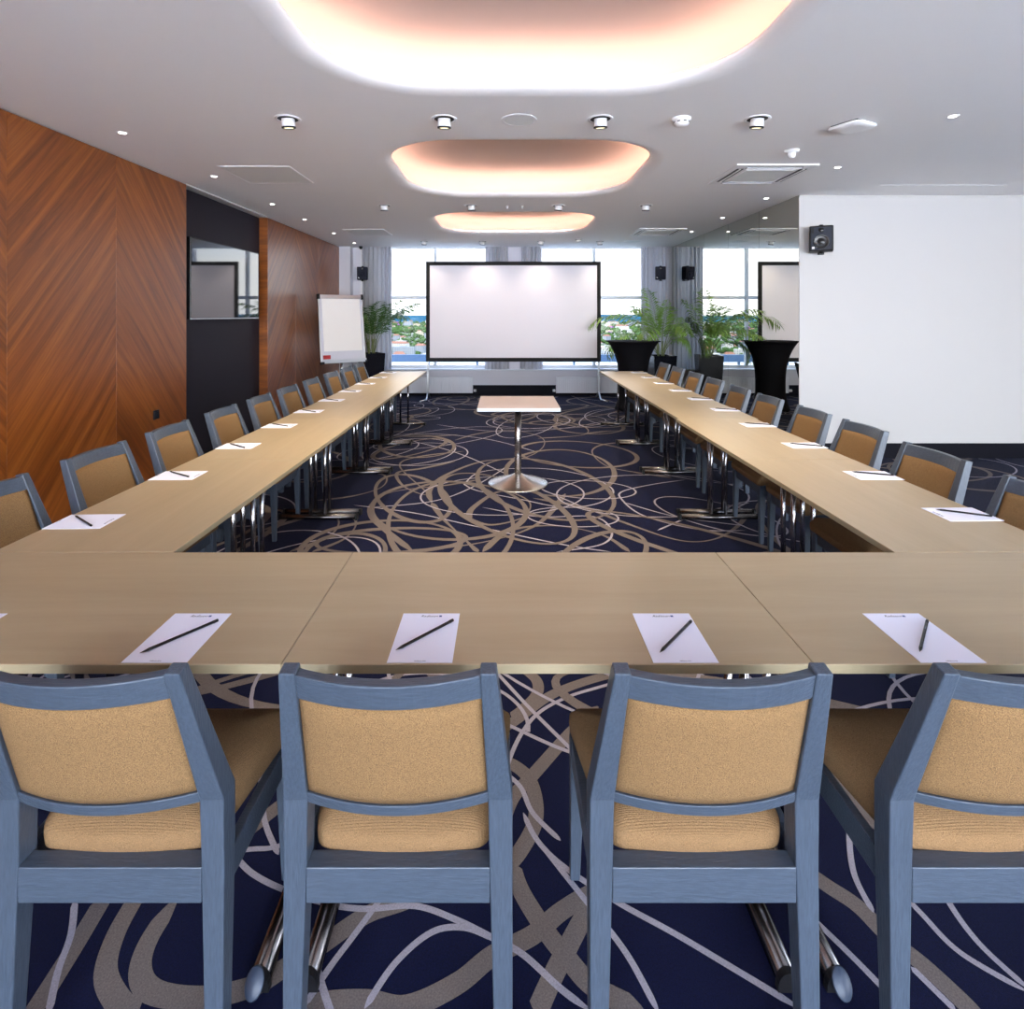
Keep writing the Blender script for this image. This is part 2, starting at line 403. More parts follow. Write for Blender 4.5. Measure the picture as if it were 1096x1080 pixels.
for i, (cy, hy) in enumerate(coves):
    t = thing('cove_light', cove_lab[i], 'ceiling light', (CX, cy, CZ), 0, 'rounded coves in the ceiling')
    s = MB(); rings = []
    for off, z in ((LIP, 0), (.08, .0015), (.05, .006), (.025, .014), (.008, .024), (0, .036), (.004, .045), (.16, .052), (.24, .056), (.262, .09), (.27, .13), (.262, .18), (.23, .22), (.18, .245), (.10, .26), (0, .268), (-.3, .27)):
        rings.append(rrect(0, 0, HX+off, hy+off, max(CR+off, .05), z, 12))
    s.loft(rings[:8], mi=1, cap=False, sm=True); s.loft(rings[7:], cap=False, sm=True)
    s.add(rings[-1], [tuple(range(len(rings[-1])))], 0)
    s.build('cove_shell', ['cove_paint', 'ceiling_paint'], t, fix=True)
    l = MB()
    rr = [rrect(0, 0, HX+o, hy+o, CR+o, z, 12) for o, z in ((.10, .056), (.125, .056), (.125, .064), (.10, .064), (.10, .056))]
    l.loft(rr, cap=False); l.build('led_strip', 'led', t)

# ------------------------------------------------------------------ walls
def wall(name, boxes, m):
    s = MB()
    for b in boxes: s.box(*b)
    return structure(s.build(name, m, fix=True))
wl = wall('wall_left', [(XLR-.2, XLR-.0, YB-.1, YW+.1, 0, CZ)], 'white_paint')
def wood_panel(y0, y1, m, label=None, x1=XL):
    s = MB(); s.box(XLR, x1, y0+.0015, y1-.0015, .0, CZ-.012)
    o = s.build('wood_panel', m, wl, bevel=.002); return o
edges_y = [-3.6, -2.42, -1.43, -.44, .55, 1.54, 2.53, 3.52, 4.51, 5.50]
for i in range(len(edges_y)-1):
    wood_panel(edges_y[i], edges_y[i+1], ['veneer_down', 'veneer_up'][(i+len(edges_y)) % 2])
for y0, y1, m in ((7.38, 8.37, 'veneer_up'), (8.37, 9.38, 'veneer_down'), (9.38, 10.37, 'veneer_up'), (10.37, 10.55, 'veneer_down')): wood_panel(y0, y1, m)
s = MB(); s.box(XLR, XLR+.01, 5.5, 7.38, 0, CZ-.001); s.build('dark_panel', 'tv_wall', wl)
s = MB(); s.box(XLR, XL+.012, YB, 5.5, 0, .06); s.box(XLR, XL+.012, 7.38, 10.55, 0, .06); s.box(XLR+.01, XLR+.022, 5.5, 7.38, 0, .06)
structure(s.build('baseboard_left', 'skirting'))
s = MB(); s.box(XLR+.005, XL-.004, 5.5, 7.38, CZ-.014, CZ-.001); structure(s.build('trim_1', 'white_paint'))
# window wall
WZ0 = .504
s = MB()
s.box(XLR, -2.45, YW, YW+.3, 0, CZ); s.box(-2.45, XM+.2, YW, YW+.3, 0, WZ0-.03); s.box(-.22, .50, YW-.06, YW+.3, WZ0-.03, CZ); s.box(3.10, XM+.2, YW, YW+.3, WZ0-.03, CZ)
wb = structure(s.build('wall_back', 'pillar'))
s = MB(); s.bbox(-2.9, XM, YW-.13, YW+.02, WZ0-.03, WZ0, .006); s.build('window_sill', 'alu_white', wb)
s = MB(); s.box(XLR, -2.9, 10.55, YW, 0, CZ); structure(s.build('trim_2', 'pillar'))
s = MB(); s.box(-2.9, XM, YW-.015, YW, 0, .19); structure(s.build('baseboard_back', 'skirting'))
def window(n, x0, x1, y, z0, z1, mull, tz, d=.05, glass='glass'):
    s = MB(); w = .05
    s.box(x0, x1, y, y+d, z0, z0+.06); s.box(x0, x1, y, y+d, z1-.012, z1)
    s.box(x0, x0+w, y, y+d, z0+.06, z1-.012); s.box(x1-w, x1, y, y+d, z0+.06, z1-.012)
    xs = [x0+w]+[v for m_ in mull for v in (m_-w/2, m_+w/2)]+[x1-w]
    for m_ in mull: s.box(m_-w/2, m_+w/2, y-.03, y+d, z0+.06, z1-.012)
    for i in range(0, len(xs), 2):
        s.box(xs[i], xs[i+1], y, y+d, tz-.03, tz+.03)
    wn = structure(s.build('window_%d' % n, 'alu_paint'))
    for i in range(0, len(xs), 2):
        for a, b in ((z0+.06, tz-.022), (tz+.022, z1-.012)):
            p = MB(); p.add([(xs[i], y+.025, a), (xs[i+1], y+.025, a), (xs[i+1], y+.025, b), (xs[i], y+.025, b)], [(0, 1, 2, 3)])
            p.build('glass_pane', glass, wn, fix=False)
window(1, -2.45, -.22, YW+.02, WZ0, CZ, [-1.338], 1.855, glass='glass_dimmed')
window(2, .50, 3.10, YW+.02, WZ0, CZ, [1.688], 1.855, glass='glass_dimmed')
# mirror wall on the right, white wall and the room behind
s = MB(); s.box(XM+.012, XM+.2, YF+.2, YW+.1, 0, CZ); s.box(XM+.013, XR+.1, YF, YF+.2, 0, CZ)
wr = structure(s.build('wall_right', 'white_paint'))
ys = [6.045, 7.0, 7.97, 8.93, 9.84, 10.75]
s = MB(); s.box(XM+.006, XM+.012, YF+.003, YW, .0, CZ); s.build('mirror_backing', 'dark_gap', wr)
for i in range(5):
    s = MB(); s.box(XM, XM+.006, ys[i]+.0025, ys[i+1]-.0025, .10, CZ-.004); s.build('mirror_panel', 'mirror', wr)
s = MB(); s.box(XM-.012, XM+.006, YF, YW-.02, 0, .095); s.box(XM-.012, XR, YF-.015, YF, 0, .155)
structure(s.build('baseboard_right', 'skirting'))
s = MB(); s.box(XM, XR, YF-.012, YF, CZ-.022, CZ-.004); structure(s.build('trim_3', 'white_paint'))
s = MB(); s.box(XM-.003, XM+.02, YF-.006, YF+.005, .155, CZ-.022); structure(s.build('trim_4', 'white_paint'))
# east wall of the alcove and rear wall, both unseen, with window openings added for fill daylight
s = MB(); s.box(XR, XR+.25, YB, YF+.2, 0, .5); s.box(XR, XR+.25, YB, YF+.2, 2.65, CZ)
for a, b in ((YB, -2.9), (-.9, YF+.2)): s.box(XR, XR+.25, a, b, .5, 2.65)  # gap between the piers is an unseen opening added for daylight
structure(s.build('wall_side', 'white_paint'))
s = MB(); s.box(XLR, XR, YB-.25, YB, 0, .1); s.box(XLR, XR, YB-.25, YB, 2.75, CZ)
for a, b in ((XLR, -3.0), (.2, .4), (3.6, 3.8), (7.0, XR+.25)): s.box(a, b, YB-.25, YB, .1, 2.75)
structure(s.build('wall_front', 'white_paint'))
window(3, -3.0, .2, YB-.2, .1, 2.75, [-1.4], 1.85); window(4, .4, 3.6, YB-.2, .1, 2.75, [2.0], 1.85); window(5, 3.8, 7.0, YB-.2, .1, 2.75, [5.4], 1.85)  # rear glazing out of view, added to light the room

# ------------------------------------------------------------------ chairs
def make_chair():
    t = thing('dining_chair', 'x', 'chair')
    top = (.858, -.304, .2035, .031, .032); knee = (.535, -.200, .2345, .050, .052); st = (.39, -.198, .2345, .047, .050); ft = (0., -.205, .2345, .036, .036)
    def prof(z):
        L_ = [top, knee, st, ft]
        for a, b in zip(L_, L_[1:]):
            if z >= b[0]-1e-9:
                u = (a[0]-z)/(a[0]-b[0]); return [a[i]+(b[i]-a[i])*u for i in range(5)]
        return list(ft)
    for sx in (-1, 1):
        rings = []
        for z in (.858, .70, .56, .535, .51, .39, 0.):
            _, y, xo, w, d = prof(z)
            rings.append([(sx*xo, y, z), (sx*(xo-w), y, z), (sx*(xo-w), y+d, z+(.004 if z > .85 else 0)), (sx*xo, y+d, z+(.004 if z > .85 else 0))])
        s = MB(); s.loft(rings[::-1]); s.build('rear_leg', 'chair_wood_up', t, bevel=.003)
        rings = []
        for z, w in ((.385, .040), (.30, .038), (0., .026)):
            xo, yc = .232, .195
            rings.append([(sx*xo, yc, z), (sx*(xo-w), yc, z), (sx*(xo-w), yc-w, z), (sx*xo, yc-w, z)])
        s = MB(); s.loft(rings[::-1]); s.build('front_leg', 'chair_wood_up', t, bevel=.003)
    def bow(z0, z1, d, inset, b=.034, nx=14, fr=0.):
        rings = []
        for i in range(nx+1):
            u = -1+2*i/nx; r_ = []
            for (z, f) in ((z0, 0), (z1, 0), (z1, 1), (z0, 1)):
                _, y, xo, w, dd = prof(z)
                x = u*(xo-w+inset); yy = y-b*(1-u*u)+.004+fr+(d*f)
                r_.append((x, yy, z))
            rings.append(r_)
        return rings
    s = MB(); s.loft(bow(.797, .852, .026, .002), sm=False); s.build('top_rail', 'chair_wood', t, bevel=.003)
    s = MB(); s.loft(bow(.528, .553, .026, .002)); s.build('lower_rail', 'chair_wood', t, bevel=.002)
    # upholstered back pad, softly rounded
    s = MB(); rings = []; nx = 20; nz = 10
    def pad(x_u, z_u, f):
        z = .5525+.2455*z_u; _, y, xo, w, dd = prof(z)
        x = (x_u*2-1)*(xo-w)
        e = (1-abs(x_u*2-1)**8)*(1-abs(z_u*2-1)**8)
        return (x, y-.034*(1-(x_u*2-1)**2)+.010+(.020 if f else -.0)+(.010*e if f else -.010*e), z)
    for f in (0, 1):
        vs = [pad(i/nx, j/nz, f) for j in range(nz+1) for i in range(nx+1)]
        s.add(vs, [(j*(nx+1)+i, j*(nx+1)+i+1, (j+1)*(nx+1)+i+1, (j+1)*(nx+1)+i) for j in range(nz) for i in range(nx)], 0, True)
    for seq in ([(i/nx, 0) for i in range(nx+1)], [(i/nx, 1) for i in range(nx+1)], [(0, j/nz) for j in range(nz+1)], [(1, j/nz) for j in range(nz+1)]):
        a = [pad(u, v, 0) for u, v in seq]; b = [pad(u, v, 1) for u, v in seq]; n = len(seq)
        s.add(a+b, [(i, i+1, i+1+n, i+n) for i in range(n-1)], 0, True)
    s.build('backrest', 'fabric', t)
    # seat frame: rear rail, side aprons, front apron
    s = MB(); s.box(-.188, .188, -.198, -.158, .322, .395)
    for sx in (-1, 1):
        s.loft([[(sx*.228, -.16, z), (sx*.206, -.16, z), (sx*.210, .165, z), (sx*.230, .165, z)] for z in (.322, .388)])
    s.box(-.195, .195, .160, .184, .322, .385)
    s.build('seat_frame', 'chair_wood', t, bevel=.002)
    # cushion: trapezoid plan with rounded corners, crowned
    def plan(ins, z):
        cs = [(-.186+ins*.8, -.152+ins, .035), (.186-ins*.8, -.152+ins, .035), (.237-ins, .212-ins, .03), (-.237+ins, .212-ins, .03)]
        pts = []; cs_ = [Vector(c[:2]) for c in cs]
        for i in range(4):
            p = cs_[i]; a = (cs_[i-1]-p).normalized(); b = (cs_[(i+1) % 4]-p).normalized(); r = max(cs[i][2]-ins*.2, .008)
            p0, p1 = p+a*r, p+b*r
            qs = [p0*(1-k/5)**2+p*2*(k/5)*(1-k/5)+p1*(k/5)**2 for k in range(6)]
            if i == 0:
                nx_ = cs_[1]+(cs_[0]-cs_[1]).normalized()*cs[1][2]
                qs += [qs[-1].lerp(nx_, k/8) for k in range(1, 8)]
            for q in qs:
                q = q.copy()
                if q.y < -.10: q.y -= .014*max(0, 1-(q.x/.187)**2)
                pts.append((q.x, q.y, z+(-.012*max(0, (-q.y-.10)/.07) if z > .44 else 0)+(-.02*max(0, (q.y-.17)/.04)**2 if z > .44 else 0)))
        return pts
    s = MB(); s.loft([plan(i_, z_) for i_, z_ in ((.012, .384), (.002, .392), (0, .41), (.001, .43), (.006, .444), (.018, .455), (.045, .463), (.09, .468), (.14, .470))], sm=True)
    s.build('seat', 'fabric_seat', t)
    return t
chair0 = make_chair(); used = [False]
def place_chair(x, y, rz, label, group):
    o = chair0 if not used[0] else copy_tree(chair0)
    used[0] = True
    o.location = (x, y, 0); o.rotation_euler = (0, 0, rz); o['label'] = label; o['group'] = group
    return o
fr_lab = ['leftmost of the four foreground chairs, tan with blue-grey frame', 'foreground chair second from left, tan fabric back seen square from behind',
          'foreground chair third from left, tan back in blue-grey frame', 'rightmost of the four foreground chairs, tan with blue-grey frame']
for x, lb in zip((-.81, -.22, .407, 1.02), fr_lab): place_chair(x, 1.354, 0, lb, 'chairs along the near table row')
LY = [2.18, 2.79, 3.40, 4.03, 4.65, 5.24, 5.88, 6.54, 7.17, 7.78]
RY = [2.16, 2.77, 3.43, 3.99, 4.62, 5.22, 5.87, 6.50, 7.15, 7.76]
RXo = [1.80, 1.82, 1.89, 1.89, 1.88, 1.885, 1.90, 1.91, 1.91, 1.91]
def ordl(i, side, what):
    return '%s %s side, %s counting from the viewer' % (what, side, ['first', 'second', 'third', 'fourth', 'fifth', 'sixth', 'seventh', 'eighth', 'ninth', 'tenth and last'][i])
for i in range(10):
    a = R.uniform(-.02, .02)
    place_chair(-1.74, LY[i], -PI/2+a, ordl(i, 'left', 'tan chair with blue-grey frame along the'), 'chairs along the left table row')
for i in range(10):
    a = R.uniform(-.02, .02)
    place_chair(RXo[i], RY[i], PI/2+a, ordl(i, 'right', 'tan chair with blue-grey frame along the'), 'chairs along the right table row')

# ------------------------------------------------------------------ conference tables
TZ = .74
def make_table(disc):
    t = thing('conference_table', 'x', 'table')
    s = MB(); s.bbox(-.5994, .5994, -.3, .3, TZ-.022, TZ, .0015, 0, None, 1)
    o = s.build('tabletop', ['table_wood', 'table_edge'], t)
    for p in o.data.polygons:
        if abs(p.normal.z) < .5: p.material_index = 1
    s = MB(); s.box(-.53, .53, -.20, -.175, TZ-.052, TZ-.022); s.box(-.53, .53, .175, .20, TZ-.052, TZ-.022); s.build('under_frame', 'black_plastic', t)
    for sx in (-1, 1):
        x = sx*.545
        s = MB()
        for dy in (-.053, .053):
            s.tube([(x, dy, .032), (x, dy, TZ-.03)], .0135, 14)
        s.bbox(x-.022, x+.022, -.24, .24, TZ-.034, TZ-.022, .002)
        lg = s.build('leg', 'chrome', t)
        f = MB(); rings = []
        for y in (-.285, .285):
            rings.append([(x+.024*math.cos(a), y, .010+.030*max(0, math.sin(a))**.7 if math.sin(a) > 1e-6 else .010) for a in [PI*k/12 for k in range(13)]])
        f.loft(rings, sm=True); f.build('foot_bar', 'foot_metal', lg)
        for y0, y1 in ((-.299, -.283), (.283, .299)):
            c = MB(); c.loft([[(x+.0265*math.cos(PI*k/12), y, .0+.043*max(0, math.sin(PI*k/12))**.7) for k in range(13)] for y in (y0, y1)])
            c.build('end_cap', 'black_plastic', lg)
        if disc:
            for sy in (-1, 1):
                Mx = Matrix.Translation((x+sx*-.002, sy*.307, .031)) @ Matrix.Rotation(-sy*math.radians(50), 4, 'X')
                c = MB(); c.lathe([(.0, -.003), (.019, -.003), (.021, 0), (.019, .003), (0, .003)], 24, M_=Mx @ Matrix.Diagonal((1, 1.35, 1, 1)))
                c.build('glide_disc', 'glide', lg)
    return t
tA = make_table(False); tB = make_table(True)
first = {'A': True, 'B': True}
def place_table(kind, x, y, rz, label, group):
    src = tA if kind == 'A' else tB
    o = src if first[kind] else copy_tree(src); first[kind] = False
    o.location = (x, y, 0); o.rotation_euler = (0, 0, rz); o['label'] = label; o['group'] = group
place_table('A', .0955, 1.571, 0, 'middle pale maple table of the near row, between two seams', 'near row of tables')
place_table('B', -1.1045, 1.571, 0, 'left pale maple table of the near row, corner of the U', 'near row of tables')
place_table('B', 1.2955, 1.571, 0, 'right pale maple table of the near row, corner of the U', 'near row of tables')
for i in range(5):
    y = 1.873+.6+1.2*i
    place_table('A', -1.40, y, PI/2, ordl(i, 'left', 'pale maple table end to end along the').replace('first', 'nearest'), 'left row of tables')
    place_table('A', 1.59+(0 if i < 2 else .022), y, PI/2, ordl(i, 'right', 'pale maple table end to end along the').replace('first', 'nearest'), 'right row of tables')

# ------------------------------------------------------------------ notepads and pencils
def text_mesh(body, size, name, m, parent, loc, rot, ext=.0002, shear=.3):
    cu = bpy.data.curves.new(name, 'FONT'); cu.body = body; cu.size = size; cu.extrude = ext; cu.shear = shear
    cu.align_x = 'CENTER'; cu.align_y = 'CENTER'; cu.resolution_u = 2
    tmp = bpy.data.objects.new('tmp', cu); C.objects.link(tmp)
    dg = bpy.context.evaluated_depsgraph_get(); me = bpy.data.meshes.new_from_object(tmp.evaluated_get(dg))
    bpy.data.objects.remove(tmp); me.name = name; me.materials.clear(); me.materials.append(M[m])
    o = bpy.data.objects.new(name, me); C.objects.link(o); o.parent = parent; o.location = loc; o.rotation_euler = rot
    return o
def make_pad():
    t = thing('notepad', 'x', 'notepad')
    s = MB(); s.box(-.074, .074, -.105, .105, 0, .0012); s.build('paper_sheet', 'paper', t)
    text_mesh('Radisson', .0125, 'printed_logo', 'ink', t, (-.004, .091, .0013), (0, 0, 0), .0001, .4)
    s = MB(); s.box(.0215, .0285, .0875, .0945, .0012, .0014); s.build('logo_square', 'ink_blue', t)
    text_mesh('radisson.com', .005, 'footer_print', 'ink', t, (0, -.099, .0013), (0, 0, 0), .0001, 0)
    return t
def make_pencil():
    t = thing('pencil', 'x', 'pencil')
    r = .0037; L_ = .178
    hexp = lambda x, rr: [(x, rr*math.cos(PI/3*k+PI/6), rr*math.sin(PI/3*k+PI/6)) for k in range(6)]
    s = MB(); s.loft([hexp(-L_/2+.018, r), hexp(L_/2-.012, r)]); s.build('barrel', 'pencil', t)
    s = MB(); s.tube([(L_/2-.012, 0, 0), (L_/2, 0, 0)], [r*1.02, r*.98], 12); s.build('end_cap', 'black_plastic', t)
    s = MB(); s.loft([hexp(-L_/2+.004, .0011), hexp(-L_/2+.018, r*.98)]); c = s.build('sharpened_cone', 'bare_wood', t)
    s = MB(); s.tube([(-L_/2, 0, 0), (-L_/2+.0045, 0, 0)], [.0003, .0011], 8); s.build('lead', 'graphite', c)
    text_mesh('Radisson', .0045, 'barrel_print', 'pencil_text', t, (.04, 0, r*.87), (0, 0, 0), .0001, .3)
    return t
pad0 = make_pad(); pen0 = make_pencil(); pu = [False, False]
def place(i, src, loc, rz, label, group):
    o = copy_tree(src) if pu[i] else src; pu[i] = True
    o.location = loc; o.rotation_euler = (0, 0, rz); o['label'] = label; o['group'] = group
def pencil_between(p, q, z, label, group):
    m_ = ((p[0]+q[0])/2, (p[1]+q[1])/2); place(1, pen0, (m_[0], m_[1], z), math.atan2(q[1]-p[1], q[0]-p[0]), label, group)
zp, zn = TZ, TZ+.0012+.0034
near = [(-1.383, 'at the left edge of the picture'), (-.794, 'in front of the leftmost foreground chair'), (-.194, 'in front of the foreground chair second from left'),
        (.408, 'in front of the foreground chair third from left'), (1.012, 'in front of the rightmost foreground chair')]
for x, w in near: place(0, pad0, (x, 1.381, zp), 0, 'white notepad on the near tables, %s' % w, 'notepads on the near table row')
for (p, q), (x, w) in zip((((-.845, 1.306), (-.736, 1.447)), ((-.2605, 1.313), (-.130, 1.452)), ((.355, 1.306), (.475, 1.444)), ((.958, 1.308), (1.081, 1.448))), near[1:]):
    pass
    pencil_between(p, q, zn, 'black pencil across the near-row notepad %s' % w, 'pencils on the near table row')
for i in range(10):
    yl = [2.15, 2.765, 3.385, 4.0, 4.6, 5.2, 5.82, 6.45, 7.08, 7.70][i]; yr = [2.227, 2.765, 3.40, 4.03, 4.68, 5.28, 5.88, 6.5, 7.1, 7.70][i]
    nth = ['first', 'second', 'third', 'fourth', 'fifth', 'sixth', 'seventh', 'eighth', 'ninth', 'tenth'][i]
    xr = 0 if i < 4 else .022
    place(0, pad0, (-1.598, yl, zp), -PI/2+R.uniform(-.03, .03), 'white notepad on the left table row in front of the %s chair' % nth, 'notepads on the left table row')
    place(0, pad0, (1.796+xr, yr, zp), PI/2+R.uniform(-.03, .03), 'white notepad on the right table row in front of the %s chair' % nth, 'notepads on the right table row')
    j = R.uniform(-.02, .02)
    pencil_between((-1.683, yl+.06+j*.3), (-1.53, yl-.045+j), zn, 'black pencil on the notepad of the %s chair on the left side' % nth, 'pencils on the left table row')
    pencil_between((1.726+xr, yr+.05+j*.3), (1.893+xr, yr-.02+j), zn, 'black pencil on the notepad of the %s chair on the right side' % nth, 'pencils on the right table row')

# ------------------------------------------------------------------ small pedestal table
t = thing('pedestal_table', 'small square table with pale top on a round steel pedestal, middle of the carpet', 'table', (.113, 5.115, 0))
s = MB(); s.bbox(-.352, .352, -.355, .355, TZ-.03, TZ, .003)
o = s.build('tabletop', ['light_top', 'light_edge'], t)
for p in o.data.polygons:
    if abs(p.normal.z) < .5: p.material_index = 1
s = MB(); s.tube([(0, 0, .06), (0, 0, TZ-.04)], .031, 28); s.build('column', 'steel', t)
s = MB(); s.lathe([(.272, .0), (.272, .006), (.262, .012), (.20, .030), (.12, .055), (.06, .078), (.034, .092)], 64); s.build('base', 'steel', t)
s = MB(); s.bbox(-.08, .08, -.08, .08, TZ-.038, TZ-.03, .002); s.tube([(.06, -.10, TZ-.055), (.06, -.10, TZ-.04)], .012, 12); s.build('mounting_plate', 'alu_dark', t)

# ------------------------------------------------------------------ projection screen
SX0, SX1, SZ0, SZ1, SY = -1.433, 1.72, .683, 2.487, 10.2
t = thing('projection_screen', 'wide white projection screen in a black frame on two legs before the windows', 'projection screen', ((SX0+SX1)/2, SY, 0))
hw = (SX1-SX0)/2
s = MB(); s.add([(-hw+.06, 0, SZ0+.06), (hw-.06, 0, SZ0+.06), (hw-.06, 0, SZ1-.06), (-hw+.06, 0, SZ1-.06),
                 (-hw+.06, .004, SZ0+.06), (hw-.06, .004, SZ0+.06), (hw-.06, .004, SZ1-.06), (-hw+.06, .004, SZ1-.06)],
                [(0, 1, 2, 3), (7, 6, 5, 4), (0, 4, 5, 1), (1, 5, 6, 2), (2, 6, 7, 3), (3, 7, 4, 0)]); s.build('screen_surface', 'screen', t)
s = MB(); f = .068
s.box(-hw, hw, -.012, .02, SZ1-f, SZ1); s.box(-hw, hw, -.012, .02, SZ0, SZ0+f); s.box(-hw, -hw+f, -.012, .02, SZ0+f, SZ1-f); s.box(hw-f, hw, -.012, .02, SZ0+f, SZ1-f)
s.build('screen_frame', 'frame_black', t)
for x in (-hw+.03, hw-.03):
    s = MB(); s.box(x-.018, x+.018, .02, .05, .12, SZ0+.7)
    s.tube([(x, .035, .14), (x, -.18, .02), (x+(-.09 if x < 0 else .09), -.33, .012)], .014, 8); s.tube([(x, .035, .14), (x, .28, .012)], .014, 8)
    s.build('leg', 'alu', t)

# ------------------------------------------------------------------ curtains
def curtain(x0, x1, label, y=YW-.085, z0=WZ0+.004, amp=.035, folds=7, group='grey curtains at the windows'):
    s = MB(); n = folds*12; rr = []
    cx = (x0+x1)/2; ph = x0*7
    for lev in range(9):
        u = lev/8; z = CZ-.002-(CZ-.002-z0)*u; sc_ = 1+.05*u*u
        row = []
        for i in range(n+1):
            v = i/n; x = cx+(x0+(x1-x0)*v-cx)*sc_+.008*math.sin(v*40+ph+u*2)
            yy = y-.03*0+amp*(.65+.35*math.sin(v*9+ph))*math.sin(v*folds*2*PI+ph+.5*u*math.sin(3*v))*(1-.1*u)
            row.append((x, yy, z))
        rr.append(row)
    front = rr; back = [[(x, yy+.003, z) for x, yy, z in row] for row in rr]
    for row in (front, back): s.loft(row, cap=False, sm=True, closed=False)
    o = s.build('curtain', 'curtain', fix=False); tag(o, label, 'curtain', group); return o
curtain(-2.69, -2.15, 'grey curtain at the left end of the window wall behind the palm')
curtain(-.37, .05, 'grey curtain left of the centre pillar, mostly behind the screen', folds=6, y=YW-.13)
curtain(.30, .69, 'grey curtain right of the centre pillar, mostly behind the screen', folds=6, y=YW-.13)
curtain(2.56, 3.125, 'grey curtain in the right corner beside the mirror wall', folds=8)

# ------------------------------------------------------------------ radiators
def radiator(x0, x1, label):
    t = thing('radiator', label, 'radiator', (x0, YW-.10, 0), 0, 'radiators under the window sill')
    L_ = x1-x0; s = MB(); n = int(L_/.032); rr = []
    prof = [(0, 0)]
    for k in range(n):
        a = L_*k/n; b = L_*(k+1)/n; w = b-a
        prof += [(a+w*.25, 0), (a+w*.35, -.008), (a+w*.8, -.008), (a+w*.92, 0)]
    prof += [(L_, 0)]
    s.add([(x, -.02+y, z) for z in (.075, .335) for x, y in prof], [(i, i+1, i+1+len(prof), i+len(prof)) for i in range(len(prof)-1)])
    s.box(0, L_, -.02, .06, .055, .075); s.box(0, L_, -.026, .064, .335, .352); s.box(-.004, 0, -.03, .064, .055, .352); s.box(L_, L_+.004, -.03, .064, .055, .352); s.box(0, L_, .05, .06, .07, .34)
    s.build('panel', 'radiator', t, fix=False)
    return t
r = radiator(-2.45, -.62, 'long ribbed white radiator under the left window')
s = MB(); s.lathe([(0, 0), (.022, 0), (.026, .02), (.022, .05), (0, .052)], 16, M_=Matrix.Translation((1.85, -.01, .10)) @ Matrix.Rotation(PI/2, 4, 'Y')); s.build('valve', 'plastic', r)
r = radiator(.96, 3.0, 'long ribbed white radiator under the right window')
s = MB(); s.lathe([(0, 0), (.022, 0), (.026, .02), (.022, .05), (0, .052)], 16, M_=Matrix.Translation((-.02, -.01, .10)) @ Matrix.Rotation(-PI/2, 4, 'Y')); s.build('valve', 'plastic', r)

# ------------------------------------------------------------------ television
t = thing('television', 'large flat black television on the dark recessed wall panel', 'television', (XLR+.01, 6.39, 1.48))
s = MB(); s.box(0, .05, -.45, .45, .2, .62); s.build('wall_bracket', 'black_plastic', t)
s = MB(); s.bbox(.045, .085, -.775, .775, 0, .826, .004); s.build('housing', 'tv_bezel', t)
s = MB(); s.box(.085, .087, -.762, .762, .018, .813); s.build('screen_glass', 'tv_glass', t)
s = MB(); s.bbox(.083, .089, -.775, .775, 0, .012, .002); s.build('lower_bezel', 'alu', t)
s = MB(); s.box(0, .006, -.04, .04, 0, .08); s.box(.006, .010, -.025, .025, .015, .065)
o = s.build('wall_socket', 'alu_dark', loc=(XL+.0, 5.02, .60), rot=(0, 0, 0)); tag(o, 'small square metal wall socket on the wood panelling by the third left chair', 'wall socket')

# ------------------------------------------------------------------ flip chart
yaw = math.radians(38)
t = thing('flip_chart', 'flip chart easel with blank paper beside the wood wall', 'flip chart', (-2.60, 8.95, 0), yaw)
lean = math.radians(8)
RL = Matrix.Translation((0, -.10, .80)) @ Matrix.Rotation(-lean, 4, 'X')
s = MB(); s.bbox(-.35, .35, -.012, .012, 0, 1.04, .01, 0, RL); s.build('board', 'chart_board', t)
s = MB(); s.bbox(-.365, -.345, -.018, .016, 0, 1.04, .004, 0, RL); s.bbox(.345, .365, -.018, .016, 0, 1.04, .004, 0, RL); s.build('side_profile', 'alu', t)
s = MB(); s.bbox(-.31, .31, -.022, -.013, .16, .99, .001, 0, RL); s.build('paper_pad', 'chart_paper', t)
s = MB(); s.bbox(-.36, .36, -.03, .02, .985, 1.05, .008, 0, RL)
cl = s.build('clamp_bar', 'alu', t)
s = MB(); s.bbox(-.375, -.335, -.034, .024, .98, 1.06, .006, 0, RL); s.bbox(.335, .375, -.034, .024, .98, 1.06, .006, 0, RL); s.build('corner_cap', 'black_plastic', cl)
s = MB(); s.bbox(-.36, .36, -.06, .0, -.03, .03, .008, 0, RL); tr_ = s.build('pen_tray', 'alu_white', t)
s = MB(); s.bbox(-.375, -.325, -.064, .01, -.04, .0, .006, 0, RL); s.bbox(.335, .375, -.064, .01, -.04, .0, .006, 0, RL); s.build('tray_cap', 'black_plastic', tr_)
s = MB(); s.bbox(-.33, -.22, -.045, -.013, .04, .10, .004, 0, RL); s.build('red_eraser', 'red', t)
s = MB(); s.tube([(0, -.03, .0 + .07), (0, -.03, 1.2)], .02, 12); s.tube([(0, -.03, .55), (0, -.03, .78)], .027, 12); s.build('post', 'alu', t)
s = MB()
for a in (90, 210, 330):
    s.tube([(0, -.03, .09), (.32*math.cos(math.radians(a)), -.03+.32*math.sin(math.radians(a)), .045)], .013, 8)
    s.lathe([(0, 0), (.022, .0), (.022, .03), (0, .034)], 12, c=(.32*math.cos(math.radians(a)), -.03+.32*math.sin(math.radians(a)), 0))
s.build('tripod_base', 'alu', t)

